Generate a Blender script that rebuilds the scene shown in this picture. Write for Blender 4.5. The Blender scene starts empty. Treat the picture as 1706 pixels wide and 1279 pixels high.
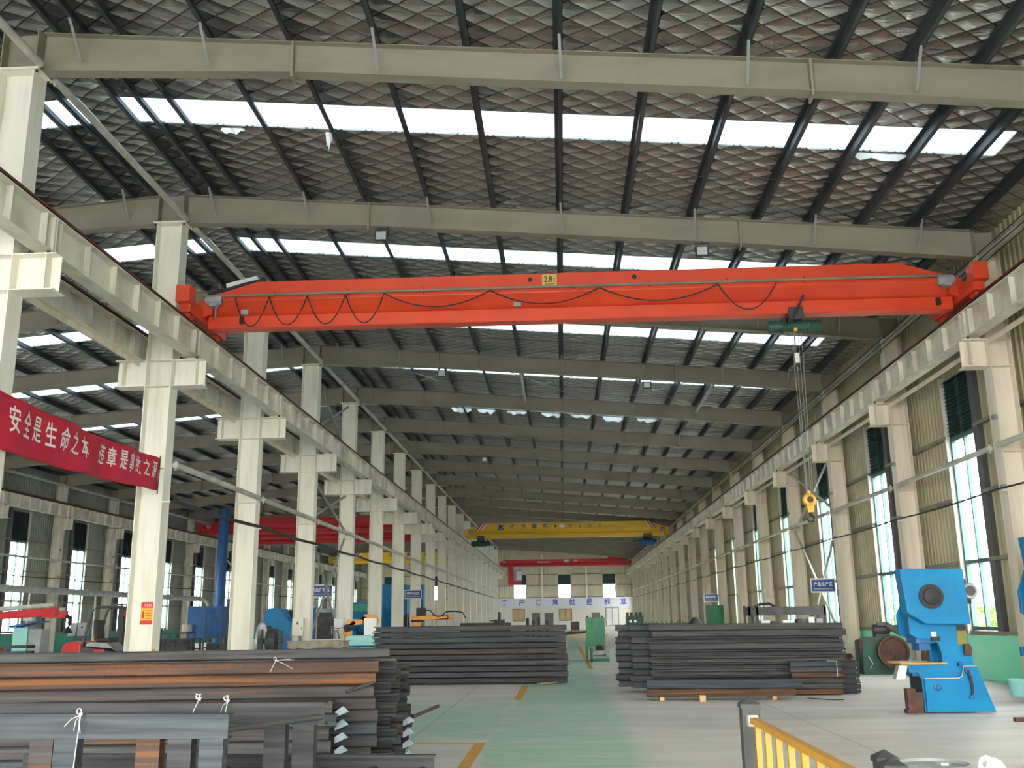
import bpy, math, random
from mathutils import Vector, Matrix, Euler
R = random.Random(7)
SC = bpy.context.scene
COL = SC.collection

# ------------------------------------------------------------------ camera, sky, exposure
F_PX, YAW, PITCH, ROLL, EYE = 1617.9, .0487, .2374, -.0125, 1.639
fw = Vector((-math.sin(YAW)*math.cos(PITCH), math.cos(YAW)*math.cos(PITCH), math.sin(PITCH)))
rt = Vector((math.cos(YAW), math.sin(YAW), 0)); up = rt.cross(fw)
r2 = rt*math.cos(ROLL)+up*math.sin(ROLL); u2 = up*math.cos(ROLL)-rt*math.sin(ROLL)
cd = bpy.data.cameras.new('camera'); cam = bpy.data.objects.new('camera', cd); COL.objects.link(cam)
cd.sensor_fit = 'HORIZONTAL'; cd.sensor_width = 36; cd.lens = F_PX/1706*36; cd.clip_end = 600; cd.clip_start = .05
m3 = Matrix((r2, u2, -fw)).transposed().to_4x4(); m3.translation = (0, 0, EYE); cam.matrix_world = m3
SC.camera = cam

W = bpy.data.worlds.new('sky'); SC.world = W; W.use_nodes = True
nt = W.node_tree; nt.nodes.clear()
tc = nt.nodes.new('ShaderNodeTexCoord'); sx = nt.nodes.new('ShaderNodeSeparateXYZ'); nt.links.new(tc.outputs['Generated'], sx.inputs[0])
rp = nt.nodes.new('ShaderNodeValToRGB'); nt.links.new(sx.outputs['Z'], rp.inputs[0])
rp.color_ramp.elements[0].position = 0.0; rp.color_ramp.elements[0].color = (1, .95, .87, 1)
rp.color_ramp.elements[1].position = .75; rp.color_ramp.elements[1].color = (.93, .96, 1.0, 1)
bgn = nt.nodes.new('ShaderNodeBackground'); nt.links.new(rp.outputs[0], bgn.inputs[0]); bgn.inputs[1].default_value = 4.0
wo = nt.nodes.new('ShaderNodeOutputWorld'); nt.links.new(bgn.outputs[0], wo.inputs[0])
SC.view_settings.view_transform = 'Standard'; SC.view_settings.look = 'None'; SC.view_settings.gamma = 1
SC.view_settings.use_curve_mapping = False
SC.view_settings.exposure = 2.5
SC.cycles.use_denoising = True
SC.cycles.max_bounces = 12; SC.cycles.diffuse_bounces = 7; SC.cycles.transparent_max_bounces = 16
SC.cycles.sample_clamp_indirect = 6

# ------------------------------------------------------------------ materials
def _n(t, k, **kw):
    n = t.nodes.new(k)
    for a, v in kw.items(): setattr(n, a, v)
    return n
def mat(name, col, rough=.5, metal=0., col2=None, scale=(1, 1, 1), nscale=3., lo=.4, hi=.65, bump=0., rand=0., detail=5., spec=None, obj_co=True):
    """principled paint/metal whose colour drifts between col and col2 along a noise; rand varies the value per object"""
    M = bpy.data.materials.new(name); M.use_nodes = True; t = M.node_tree; b = t.nodes['Principled BSDF']
    b.inputs['Roughness'].default_value = rough; b.inputs['Metallic'].default_value = metal
    b.inputs['Base Color'].default_value = (*col, 1)
    if spec is not None: b.inputs['Specular IOR Level'].default_value = spec
    out = None
    if col2 or bump:
        c = _n(t, 'ShaderNodeTexCoord'); mp = _n(t, 'ShaderNodeMapping'); mp.inputs['Scale'].default_value = scale
        t.links.new(c.outputs['Object'], mp.inputs[0])
        nz = _n(t, 'ShaderNodeTexNoise'); nz.inputs['Scale'].default_value = nscale; nz.inputs['Detail'].default_value = detail
        nz.noise_dimensions = '4D'
        t.links.new(mp.outputs[0], nz.inputs['Vector'])
        oi = _n(t, 'ShaderNodeObjectInfo'); mw = _n(t, 'ShaderNodeMath', operation='MULTIPLY'); mw.inputs[1].default_value = 37
        t.links.new(oi.outputs['Random'], mw.inputs[0]); t.links.new(mw.outputs[0], nz.inputs['W'])
        if col2:
            cr = _n(t, 'ShaderNodeValToRGB'); e = cr.color_ramp.elements
            e[0].position = lo; e[0].color = (*col, 1); e[1].position = hi; e[1].color = (*col2, 1)
            t.links.new(nz.outputs[0], cr.inputs[0]); out = cr.outputs[0]
        if bump:
            bp = _n(t, 'ShaderNodeBump'); bp.inputs['Strength'].default_value = bump; bp.inputs['Distance'].default_value = .02
            t.links.new(nz.outputs[0], bp.inputs['Height']); t.links.new(bp.outputs[0], b.inputs['Normal'])
    if rand:
        oi = _n(t, 'ShaderNodeObjectInfo'); mr = _n(t, 'ShaderNodeMapRange'); mr.inputs[3].default_value = 1-rand; mr.inputs[4].default_value = 1+rand
        t.links.new(oi.outputs['Random'], mr.inputs[0])
        hs = _n(t, 'ShaderNodeHueSaturation'); t.links.new(mr.outputs[0], hs.inputs['Value'])
        if out: t.links.new(out, hs.inputs['Color'])
        else: hs.inputs['Color'].default_value = (*col, 1)
        out = hs.outputs[0]
    if out: t.links.new(out, b.inputs['Base Color'])
    return M

M = {}
M['cream'] = mat('cream_paint', (.85, .83, .73), .55, col2=(.68, .65, .54), scale=(2, 2, .25), nscale=2.2, lo=.48, hi=.78)
M['cream2'] = mat('warm_cream_paint', (.80, .73, .60), .55, col2=(.60, .52, .40), scale=(2, 2, .2), nscale=2.0, lo=.45, hi=.8)
M['beam'] = mat('dusty_beam_paint', (.74, .71, .61), .6, col2=(.46, .43, .36), scale=(1.5, .6, .5), nscale=2.5, lo=.45, hi=.75)
M['rafter'] = mat('rafter_paint', (.31, .285, .225), .6, col2=(.22, .205, .165), scale=(.3, 1, .8), nscale=2, lo=.45, hi=.8)
M['purlin'] = mat('purlin_steel', (.045, .055, .065), .45, .3, col2=(.08, .095, .105), scale=(1, .1, 1), nscale=2)
M['brace'] = mat('grey_brace', (.28, .29, .28), .5, .2)
M['tube'] = mat('tie_tube_paint', (.55, .54, .48), .5, col2=(.38, .36, .32), nscale=2)
M['rail'] = mat('red_brown_rail', (.13, .022, .02), .6, col2=(.09, .03, .025), scale=(1, .3, 1))
M['bolt'] = mat('dark_bolt', (.03, .03, .03), .5, .3)
M['orange'] = mat('orange_crane_paint', (.78, .075, .022), .38, col2=(.66, .06, .022), scale=(.4, 1, 1), nscale=1.6)
M['redc'] = mat('crimson_crane_paint', (.62, .02, .03), .42, col2=(.5, .025, .03), nscale=1.2)
M['yellowc'] = mat('yellow_crane_paint', (.80, .50, .02), .42, col2=(.66, .40, .02), scale=(.3, 1, 1), nscale=1.5)
M['blue'] = mat('blue_machine_paint', (.002, .205, .44), .42, col2=(.003, .165, .37), nscale=2.2, spec=.3)
M['blue2'] = mat('deep_blue_paint', (.01, .13, .36), .45, col2=(.02, .10, .26), nscale=2)
M['green'] = mat('green_machine_paint', (.015, .21, .09), .45, col2=(.01, .15, .065), scale=(2, 2, .4), nscale=3)
M['dgreen'] = mat('dark_green_paint', (.012, .085, .055), .5, col2=(.02, .05, .035), nscale=3)
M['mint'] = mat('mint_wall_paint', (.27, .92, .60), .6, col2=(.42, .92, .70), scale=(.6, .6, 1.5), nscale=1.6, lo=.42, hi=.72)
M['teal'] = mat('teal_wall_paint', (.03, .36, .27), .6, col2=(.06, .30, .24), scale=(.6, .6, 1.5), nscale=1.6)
M['mint2'] = mat('pale_mint_paint', (.30, .66, .62), .45)
M['black'] = mat('black_rubber', (.018, .018, .02), .6)
M['dark'] = mat('charcoal_steel', (.045, .047, .052), .55, .2, col2=(.08, .08, .08), nscale=4)
M['post'] = mat('post_charcoal', (.04, .042, .045), .6, col2=(.06, .06, .06), nscale=5)
M['white'] = mat('white_paint', (.80, .80, .78), .5, col2=(.70, .70, .68), nscale=1.5)
M['officew'] = mat('office_white_wall', (.82, .80, .74), .6)
M['band'] = mat('office_sign_band', (.80, .82, .90), .5)
M['grey'] = mat('grey_paint', (.36, .38, .38), .5, col2=(.28, .29, .29), nscale=3)
M['duct'] = mat('galvanised_duct', (.50, .52, .48), .5, .1, col2=(.38, .40, .37), nscale=4)
M['zinc'] = mat('bright_zinc', (.62, .64, .64), .35, .7)
M['robot'] = mat('orange_robot_paint', (.86, .36, .03), .4, col2=(.78, .30, .03), nscale=3)
M['jib'] = mat('red_jib_paint', (.58, .02, .02), .42, col2=(.45, .02, .02), nscale=2)
M['fence'] = mat('yellow_fence_paint', (.58, .28, .022), .45, col2=(.46, .22, .05), nscale=6, lo=.5, hi=.8)
M['wood'] = mat('pale_wood', (.62, .42, .20), .7, col2=(.45, .28, .12), scale=(1, 6, 6), nscale=3)
M['banner'] = mat('red_banner_cloth', (.58, .012, .045), .75, col2=(.48, .010, .04), nscale=1)
M['letter'] = mat('banner_lettering', (.80, .74, .74), .7)
M['ink'] = mat('blue_lettering', (.10, .10, .52), .6)
M['navy'] = mat('navy_sign', (.012, .07, .26), .45)
M['signred'] = mat('notice_red', (.70, .02, .015), .5)
M['signyel'] = mat('notice_yellow', (.86, .46, .02), .5)
M['plate'] = mat('capacity_plate_yellow', (.66, .47, .12), .5)
M['olive'] = mat('olive_plate', (.20, .19, .03), .5)
M['twine'] = mat('white_twine', (.50, .50, .48), .8)
M['rope'] = mat('worn_rope', (.33, .26, .17), .9)
M['rust'] = mat('rusty_iron', (.065, .030, .024), .75, col2=(.12, .055, .035), nscale=5)
M['scrap'] = mat('scrap_iron', (.10, .085, .075), .7, col2=(.26, .22, .18), nscale=6)
M['louvre'] = mat('dark_green_louvre', (.012, .055, .048), .5)
M['louvre2'] = mat('dark_blue_louvre', (.012, .025, .035), .5)
M['frame'] = mat('green_window_frame', (.05, .14, .125), .45)
M['framed'] = mat('dark_window_post', (.10, .105, .11), .55)
M['framel'] = mat('pale_mullion', (.62, .60, .54), .5)
M['girt'] = mat('grey_girt', (.20, .19, .16), .55, col2=(.28, .26, .2), nscale=2)
M['wallp'] = mat('olive_wall_panel', (.46, .42, .26), .5, col2=(.38, .35, .23), scale=(1, .5, .3), nscale=1.2)
M['wallg'] = mat('grey_green_wall_panel', (.30, .32, .27), .55, col2=(.24, .26, .22), scale=(1, .5, .3), nscale=1.2)
M['wallb'] = mat('pale_end_wall_panel', (.62, .58, .42), .55, col2=(.54, .50, .37), nscale=.8)
M['curtain'] = mat('tan_curtain', (.62, .46, .22), .7)
M['doorg'] = mat('grey_door', (.16, .17, .16), .5)
M['foilw'] = mat('torn_white_foil', (.86, .86, .84), .5)
M['asphalt'] = mat('yard_concrete', (.42, .42, .40), .9, col2=(.36, .36, .35), nscale=.4)
M['leaf'] = mat('hedge_leaves', (.10, .26, .04), .7, col2=(.20, .36, .05), nscale=3)
M['pale'] = mat('pale_building', (.66, .68, .70), .7)
M['bglass'] = mat('blue_building_glass', (.16, .28, .40), .2)
M['copper'] = mat('brass_fitting', (.75, .42, .06), .4, .3)
M['bluehood'] = mat('blue_barrel', (.015, .07, .30), .4)
M['dirt'] = mat('dirty_machine_bed', (.32, .29, .22), .7, col2=(.2, .17, .12), nscale=5)

def steel(name, base, base2, rust, amount):
    """mill-scale steel: streaks along the bar (local X), rust in long patches"""
    m = bpy.data.materials.new(name); m.use_nodes = True; t = m.node_tree; b = t.nodes['Principled BSDF']
    b.inputs['Roughness'].default_value = .6; b.inputs['Metallic'].default_value = .1; b.inputs['Specular IOR Level'].default_value = .22
    c = _n(t, 'ShaderNodeTexCoord'); oi = _n(t, 'ShaderNodeObjectInfo'); w = _n(t, 'ShaderNodeMath', operation='MULTIPLY'); w.inputs[1].default_value = 61
    t.links.new(oi.outputs['Random'], w.inputs[0])
    def noise(scale, s, d):
        mp = _n(t, 'ShaderNodeMapping'); mp.inputs['Scale'].default_value = scale; t.links.new(c.outputs['Object'], mp.inputs[0])
        nz = _n(t, 'ShaderNodeTexNoise'); nz.noise_dimensions = '4D'; nz.inputs['Scale'].default_value = s; nz.inputs['Detail'].default_value = d
        t.links.new(mp.outputs[0], nz.inputs['Vector']); t.links.new(w.outputs[0], nz.inputs['W']); return nz.outputs[0]
    a = noise((.5, 8, 14), 2.2, 6); r1 = noise((.30, 3, 16), 1.5, 4); r3 = noise((14, 14, 14), 3, 3)
    cr = _n(t, 'ShaderNodeValToRGB'); e = cr.color_ramp.elements; e[0].position = .36; e[0].color = (*base, 1); e[1].position = .66; e[1].color = (*base2, 1)
    t.links.new(a, cr.inputs[0])
    ad = _n(t, 'ShaderNodeMath', operation='MULTIPLY_ADD'); ad.inputs[1].default_value = .12; t.links.new(r3, ad.inputs[0]); t.links.new(r1, ad.inputs[2])
    mr = _n(t, 'ShaderNodeMapRange'); mr.inputs[1].default_value = .72-amount; mr.inputs[2].default_value = .84-amount; t.links.new(ad.outputs[0], mr.inputs[0])
    mx = _n(t, 'ShaderNodeMix', data_type='RGBA'); t.links.new(mr.outputs[0], mx.inputs[0]); t.links.new(cr.outputs[0], mx.inputs[6]); mx.inputs[7].default_value = (*rust, 1)
    t.links.new(mx.outputs[2], b.inputs['Base Color'])
    mm = _n(t, 'ShaderNodeMapRange'); mm.inputs[3].default_value = .1; mm.inputs[4].default_value = 0; t.links.new(mr.outputs[0], mm.inputs[0]); t.links.new(mm.outputs[0], b.inputs['Metallic'])
    return m
M['st0'] = steel('mill_scale_steel', (.024, .025, .028), (.060, .063, .068), (.09, .04, .02), .02)
M['st1'] = steel('grey_mill_steel', (.038, .038, .040), (.088, .089, .091), (.10, .045, .022), .0)
M['st2'] = steel('part_rusted_steel', (.034, .030, .030), (.076, .070, .068), (.15, .052, .014), .12)
M['st3'] = steel('rusted_steel', (.050, .030, .023), (.085, .055, .043), (.19, .068, .014), .15)
M['st4'] = steel('blue_mill_steel', (.028, .035, .041), (.070, .084, .094), (.09, .055, .04), .03)
M['slot'] = mat('bare_slotted_steel', (.20, .235, .26), .45, .4, col2=(.12, .17, .20), scale=(3, 3, 3), nscale=4)

def foil():
    m = bpy.data.materials.new('quilted_foil'); m.use_nodes = True; t = m.node_tree; b = t.nodes['Principled BSDF']
    b.inputs['Metallic'].default_value = .88; b.inputs['Roughness'].default_value = .30
    g = _n(t, 'ShaderNodeNewGeometry'); s = _n(t, 'ShaderNodeSeparateXYZ'); t.links.new(g.outputs['Position'], s.inputs[0])
    nz = _n(t, 'ShaderNodeTexNoise'); nz.inputs['Scale'].default_value = .55; nz.inputs['Detail'].default_value = 3; t.links.new(g.outputs['Position'], nz.inputs['Vector'])
    def mth(op, a, bb=None, c=None):
        n = _n(t, 'ShaderNodeMath', operation=op)
        for i, v in enumerate((a, bb, c)):
            if v is None: continue
            if isinstance(v, (int, float)): n.inputs[i].default_value = v
            else: t.links.new(v, n.inputs[i])
        return n.outputs[0]
    px = mth('MULTIPLY', s.outputs['X'], math.pi/.66); py = mth('MULTIPLY', s.outputs['Y'], math.pi/.50)
    wob = mth('MULTIPLY', mth('SUBTRACT', nz.outputs[0], .5), 1.2)
    px = mth('ADD', px, wob)
    a = mth('ABSOLUTE', mth('SINE', mth('ADD', px, py))); c = mth('ABSOLUTE', mth('SINE', mth('SUBTRACT', px, py)))
    pil = mth('POWER', mth('MULTIPLY', a, c), .55)
    fine = _n(t, 'ShaderNodeTexNoise'); fine.inputs['Scale'].default_value = 3.2; fine.inputs['Detail'].default_value = 4; fine.inputs['Distortion'].default_value = .6
    mp = _n(t, 'ShaderNodeMapping'); mp.inputs['Scale'].default_value = (.7, 1.6, 1); t.links.new(g.outputs['Position'], mp.inputs[0]); t.links.new(mp.outputs[0], fine.inputs['Vector'])
    h = mth('ADD', mth('MULTIPLY', pil, -.9), mth('MULTIPLY', fine.outputs[0], .9))
    bp = _n(t, 'ShaderNodeBump'); bp.inputs['Strength'].default_value = .7; bp.inputs['Distance'].default_value = .16
    t.links.new(h, bp.inputs['Height']); t.links.new(bp.outputs[0], b.inputs['Normal'])
    wire = mth('MINIMUM', a, c)
    mr = _n(t, 'ShaderNodeMapRange'); mr.inputs[1].default_value = .05; mr.inputs[2].default_value = .13; t.links.new(wire, mr.inputs[0])
    mx = _n(t, 'ShaderNodeMix', data_type='RGBA'); t.links.new(mr.outputs[0], mx.inputs[0]); mx.inputs[6].default_value = (.07, .07, .07, 1); mx.inputs[7].default_value = (.54, .53, .51, 1)
    t.links.new(mx.outputs[2], b.inputs['Base Color'])
    return m
M['foil'] = foil()

def clear(name, tint, gloss=.08, trans=0.):
    m = bpy.data.materials.new(name); m.use_nodes = True; t = m.node_tree; t.nodes.clear()
    tr = _n(t, 'ShaderNodeBsdfTransparent'); tr.inputs[0].default_value = (*tint, 1)
    gl = _n(t, 'ShaderNodeBsdfGlossy'); gl.inputs['Roughness'].default_value = .05; gl.inputs[0].default_value = (.9, .95, .95, 1)
    mx = _n(t, 'ShaderNodeMixShader'); mx.inputs[0].default_value = gloss; t.links.new(tr.outputs[0], mx.inputs[1]); t.links.new(gl.outputs[0], mx.inputs[2])
    last = mx.outputs[0]
    if trans:
        tl = _n(t, 'ShaderNodeBsdfTranslucent'); tl.inputs[0].default_value = (.7, .85, .95, 1); m2 = _n(t, 'ShaderNodeMixShader'); m2.inputs[0].default_value = trans
        t.links.new(last, m2.inputs[1]); t.links.new(tl.outputs[0], m2.inputs[2]); last = m2.outputs[0]
    o = _n(t, 'ShaderNodeOutputMaterial'); t.links.new(last, o.inputs[0]); return m
M['glass'] = clear('window_glass', (.95, .955, .94), .05)
M['sky'] = clear('skylight_sheet', (.285, .325, .345), .02, .0)

def floor_mat():
    m = bpy.data.materials.new('painted_floor'); m.use_nodes = True; t = m.node_tree; b = t.nodes['Principled BSDF']
    g = _n(t, 'ShaderNodeNewGeometry'); s = _n(t, 'ShaderNodeSeparateXYZ'); t.links.new(g.outputs['Position'], s.inputs[0])
    def mth(op, a, bb=None, c=None):
        n = _n(t, 'ShaderNodeMath', operation=op)
        for i, v in enumerate((a, bb, c)):
            if v is None: continue
            if isinstance(v, (int, float)): n.inputs[i].default_value = v
            else: t.links.new(v, n.inputs[i])
        return n.outputs[0]
    def noise(scale, s_, d):
        mp = _n(t, 'ShaderNodeMapping'); mp.inputs['Scale'].default_value = scale; t.links.new(g.outputs['Position'], mp.inputs[0])
        nz = _n(t, 'ShaderNodeTexNoise'); nz.inputs['Scale'].default_value = s_; nz.inputs['Detail'].default_value = d; t.links.new(mp.outputs[0], nz.inputs['Vector']); return nz.outputs[0]
    n1 = noise((.35, 1, 1), 1.1, 5); n2 = noise((1, 1, 1), .5, 4); n3 = noise((.5, 2.2, 1), 2.6, 6)
    def ss(v, a, c):
        q = _n(t, 'ShaderNodeMapRange', interpolation_type='SMOOTHSTEP'); q.inputs[1].default_value = a; q.inputs[2].default_value = c; t.links.new(v, q.inputs[0]); return q.outputs[0]
    x = mth('ADD', s.outputs['X'], mth('MULTIPLY', mth('SUBTRACT', n2, .5), .5)); y = s.outputs['Y']
    main = mth('MULTIPLY', ss(x, -1.12, -.98), mth('SUBTRACT', 1, ss(x, .75, 1.15)))
    side = mth('MULTIPLY', mth('MULTIPLY', ss(y, 14.1, 14.5), mth('SUBTRACT', 1, ss(mth('ADD', y, mth('MULTIPLY', n2, 1.5)), 20.6, 22.4))), mth('SUBTRACT', 1, ss(x, -1.2, -.9)))
    path = mth('MAXIMUM', main, side)
    wear = mth('ADD', .42, mth('MULTIPLY', ss(n3, .32, .62), .5))
    fac = mth('MULTIPLY', path, wear)
    cr = _n(t, 'ShaderNodeValToRGB'); e = cr.color_ramp.elements; e[0].position = .33; e[0].color = (.46, .435, .39, 1); e[1].position = .68; e[1].color = (.60, .575, .525, 1)
    t.links.new(n1, cr.inputs[0])
    mx = _n(t, 'ShaderNodeMix', data_type='RGBA'); t.links.new(fac, mx.inputs[0]); t.links.new(cr.outputs[0], mx.inputs[6]); mx.inputs[7].default_value = (.30, .47, .355, 1)
    joint = mth('LESS_THAN', mth('ABSOLUTE', mth('SUBTRACT', mth('FRACT', mth('MULTIPLY', mth('ADD', s.outputs['X'], 5.2), 1/6.)), .5)), .0022)
    joint2 = mth('LESS_THAN', mth('ABSOLUTE', mth('SUBTRACT', mth('FRACT', mth('MULTIPLY', mth('ADD', y, .6), 1/7.)), .5)), .0022)
    j = mth('MULTIPLY', mth('MAXIMUM', joint, joint2), .45)
    m4 = _n(t, 'ShaderNodeMix', data_type='RGBA'); t.links.new(j, m4.inputs[0]); t.links.new(mx.outputs[2], m4.inputs[6]); m4.inputs[7].default_value = (.12, .11, .10, 1)
    t.links.new(m4.outputs[2], b.inputs['Base Color'])
    rr = _n(t, 'ShaderNodeMapRange'); rr.inputs[3].default_value = .45; rr.inputs[4].default_value = .7; b.inputs['Specular IOR Level'].default_value = .3; t.links.new(n3, rr.inputs[0]); t.links.new(rr.outputs[0], b.inputs['Roughness'])
    return m
M['floor'] = floor_mat()

# ------------------------------------------------------------------ mesh helpers
class MB:
    def __init__(s): s.v = []; s.f = []
    def add(s, vs, fs):
        o = len(s.v); s.v += [tuple(p) for p in vs]; s.f += [tuple(i+o for i in q) for q in fs]; return s
    def box(s, x0, x1, y0, y1, z0, z1):
        return s.add([(x0,y0,z0),(x1,y0,z0),(x1,y1,z0),(x0,y1,z0),(x0,y0,z1),(x1,y0,z1),(x1,y1,z1),(x0,y1,z1)],
                     [(0,3,2,1),(4,5,6,7),(0,1,5,4),(1,2,6,5),(2,3,7,6),(3,0,4,7)])
    def bar(s, p, q, w, h, upv=(0,0,1)):
        p = Vector(p); q = Vector(q); d = (q-p).normalized(); u = Vector(upv)
        if abs(d.dot(u)) > .98: u = Vector((1,0,0))
        a = d.cross(u).normalized()*(w/2); b = a.cross(d).normalized()*(h/2)
        vs = [p-a-b, p+a-b, p+a+b, p-a+b, q-a-b, q+a-b, q+a+b, q-a+b]
        return s.add(vs, [(0,3,2,1),(4,5,6,7),(0,1,5,4),(1,2,6,5),(2,3,7,6),(3,0,4,7)])
    def tube(s, p, q, r, n=10, r1=None): return s.path([p, q], r, n, r1)
    def path(s, pts, r, n=8, r1=None):
        pts = [Vector(p) for p in pts]; o = len(s.v); k = len(pts)
        for i, p in enumerate(pts):
            d = (pts[min(i+1, k-1)]-pts[max(i-1, 0)]).normalized()
            u = Vector((0,0,1)) if abs(d.z) < .9 else Vector((1,0,0))
            a = d.cross(u).normalized(); b = a.cross(d).normalized()
            rr = r if r1 is None else r+(r1-r)*i/(k-1)
            for j in range(n):
                t = 2*math.pi*j/n; s.v.append(tuple(p+a*(rr*math.cos(t))+b*(rr*math.sin(t))))
        for i in range(k-1):
            for j in range(n):
                j2 = (j+1) % n; s.f.append((o+i*n+j, o+i*n+j2, o+(i+1)*n+j2, o+(i+1)*n+j))
        s.f.append(tuple(o+j for j in range(n))[::-1]); s.f.append(tuple(o+(k-1)*n+j for j in range(n))); return s
    def prism(s, poly, ax, a, b):
        def P(u, v, w): return {'x': (w,u,v), 'y': (u,w,v), 'z': (u,v,w)}[ax]
        n = len(poly); vs = [P(u,v,a) for u,v in poly]+[P(u,v,b) for u,v in poly]
        return s.add(vs, [tuple(range(n))[::-1], tuple(range(n,2*n))]+[(i,(i+1)%n,n+(i+1)%n,n+i) for i in range(n)])
    def lathe(s, prof, c, ax='z', n=20):
        o = len(s.v); k = len(prof)
        for r, h in prof:
            for j in range(n):
                t = 2*math.pi*j/n; u, v = r*math.cos(t), r*math.sin(t)
                p = {'z': (u,v,h), 'x': (h,u,v), 'y': (v,h,u)}[ax]; s.v.append((p[0]+c[0], p[1]+c[1], p[2]+c[2]))
        for i in range(k-1):
            for j in range(n):
                j2 = (j+1)%n; s.f.append((o+i*n+j, o+i*n+j2, o+(i+1)*n+j2, o+(i+1)*n+j))
        s.f.append(tuple(o+j for j in range(n))[::-1]); s.f.append(tuple(o+(k-1)*n+j for j in range(n))); return s
    def disc(s, c, r, t, ax='y', n=24): return s.lathe([(r, -t/2), (r, t/2)], c, ax, n)
    def ibeam(s, ax, a, b, cu, v0, v1, w, tf=.018, tw=.012):
        """I section along ax: web plane at cu, flanges w wide at v0 and v1 (v is z)"""
        for (u0,u1,p,q) in ((cu-w/2,cu+w/2,v0,v0+tf),(cu-w/2,cu+w/2,v1-tf,v1),(cu-tw/2,cu+tw/2,v0+tf,v1-tf)):
            if ax == 'y': s.box(u0,u1,a,b,p,q)
            else: s.box(a,b,u0,u1,p,q)
        return s
    def build(s, name, m, parent=None, world=False, smooth=False, bevel=0., kind=None, label=None):
        vs = s.v
        if parent is not None and world:
            L = parent.location
            pp = parent.parent
            off = Vector(L) if pp is None else Vector(L)+Vector(pp.location)
            vs = [(x-off.x, y-off.y, z-off.z) for x,y,z in vs]
        me = bpy.data.meshes.new(name); me.from_pydata(vs, [], s.f); me.update()
        import bmesh as _b
        bm = _b.new(); bm.from_mesh(me); _b.ops.recalc_face_normals(bm, faces=bm.faces); bm.to_mesh(me); bm.free()
        me.materials.append(M[m] if isinstance(m, str) else m)
        if smooth:
            for p in me.polygons: p.use_smooth = True
            try: me.set_sharp_from_angle(angle=math.radians(38))
            except Exception: pass
        o = bpy.data.objects.new(name, me); COL.objects.link(o)
        if parent is not None: o.parent = parent
        if bevel:
            md = o.modifiers.new('edge', 'BEVEL'); md.width = bevel; md.segments = 2; md.limit_method = 'ANGLE'
        if kind: o['kind'] = kind
        if label: o['label'] = label
        return o

def tag(o, label, cat, group=None):
    o['label'] = label; o['category'] = cat
    if group: o['group'] = group
    return o
def thing(name, label, cat, loc=(0,0,0), rz=0., group=None):
    o = bpy.data.objects.new(name, None); COL.objects.link(o); o.location = loc; o.rotation_euler = (0,0,rz); o.empty_display_size = .2
    return tag(o, label, cat, group)
def struct(name, mb, m, **k): return mb.build(name, m, kind='structure', **k)
def single(name, mb, m, label, cat, group=None, loc=None, rz=0., **k):
    """a one-mesh thing, its origin at the middle of its underside"""
    if loc is None:
        xs, ys, zs = zip(*mb.v); loc = ((min(xs)+max(xs))/2, (min(ys)+max(ys))/2, min(zs))
        mb.v = [(x-loc[0], y-loc[1], z-loc[2]) for x,y,z in mb.v]
    o = mb.build(name, m, **k); o.location = loc; o.rotation_euler = (0,0,rz); return tag(o, label, cat, group)
def dup(o, loc, rz=None, label=None, group=None):
    r = o.copy(); COL.objects.link(r); r.location = loc
    if rz is not None: r.rotation_euler = (0,0,rz)
    if label: r['label'] = label
    if group: r['group'] = group
    for ch in o.children:
        c = ch.copy(); COL.objects.link(c); c.parent = r
        for g in ch.children:
            d = g.copy(); COL.objects.link(d); d.parent = c
    return r
def text(name, s, m, parent, mapf, width=None, height=None, thick=.004, bold=0.):
    """lettering as a thin raised mesh: mapf takes (u, v, w), u along the line from 0 to its width, v up from 0, w outwards"""
    c = bpy.data.curves.new('glyphs', 'FONT'); c.body = s; c.size = 1; c.offset = bold; c.extrude = 0; c.resolution_u = 3
    o = bpy.data.objects.new('glyphs', c); COL.objects.link(o)
    dg = bpy.context.evaluated_depsgraph_get(); me = bpy.data.meshes.new_from_object(o.evaluated_get(dg))
    bpy.data.objects.remove(o); bpy.data.curves.remove(c)
    xs = [v.co.x for v in me.vertices]; ys = [v.co.y for v in me.vertices]; x0, x1, y0, y1 = min(xs), max(xs), min(ys), max(ys)
    su = (width/(x1-x0)) if width else height/(y1-y0); sv = (height/(y1-y0)) if height else su
    mb = MB(); V = [((v.co.x-x0)*su, (v.co.y-y0)*sv) for v in me.vertices]
    mb.add([mapf(u, v, thick) for u, v in V], [tuple(p.vertices) for p in me.polygons])
    n = len(V)
    bpy.data.meshes.remove(me)
    return mb.build(name, m, parent)

ORD = ['first','second','third','fourth','fifth','sixth','seventh','eighth','ninth','tenth','eleventh','twelfth','thirteenth','fourteenth','fifteenth','sixteenth','seventeenth','eighteenth','nineteenth','twentieth','twenty-first','twenty-second','twenty-third']
S, Y0, NB = 7.0, 15.453, 20
def Yk(k): return Y0+S*k
YB = Yk(19)+1.3
XRID = -9.62
def ztop(x): return 12.22-.0835*abs(x-XRID)
# ------------------------------------------------------------------ the shell
XR, XL, YF = 10.75, -30.75, 3.0
struct('floor', MB().box(XL-.3, XR+.3, -14, YB+.4, -.3, 0), 'floor')
g = MB().box(-160, 160, -90, -14, -.5, -.12); g.box(-160, XL-.3, -14, 260, -.5, -.12); g.box(XR+.3, 160, -14, 260, -.5, -.12); g.box(XL-.3, XR+.3, YB+.4, 260, -.5, -.12)
struct('trim_1', g, 'asphalt').name = 'floor_yard'

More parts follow.
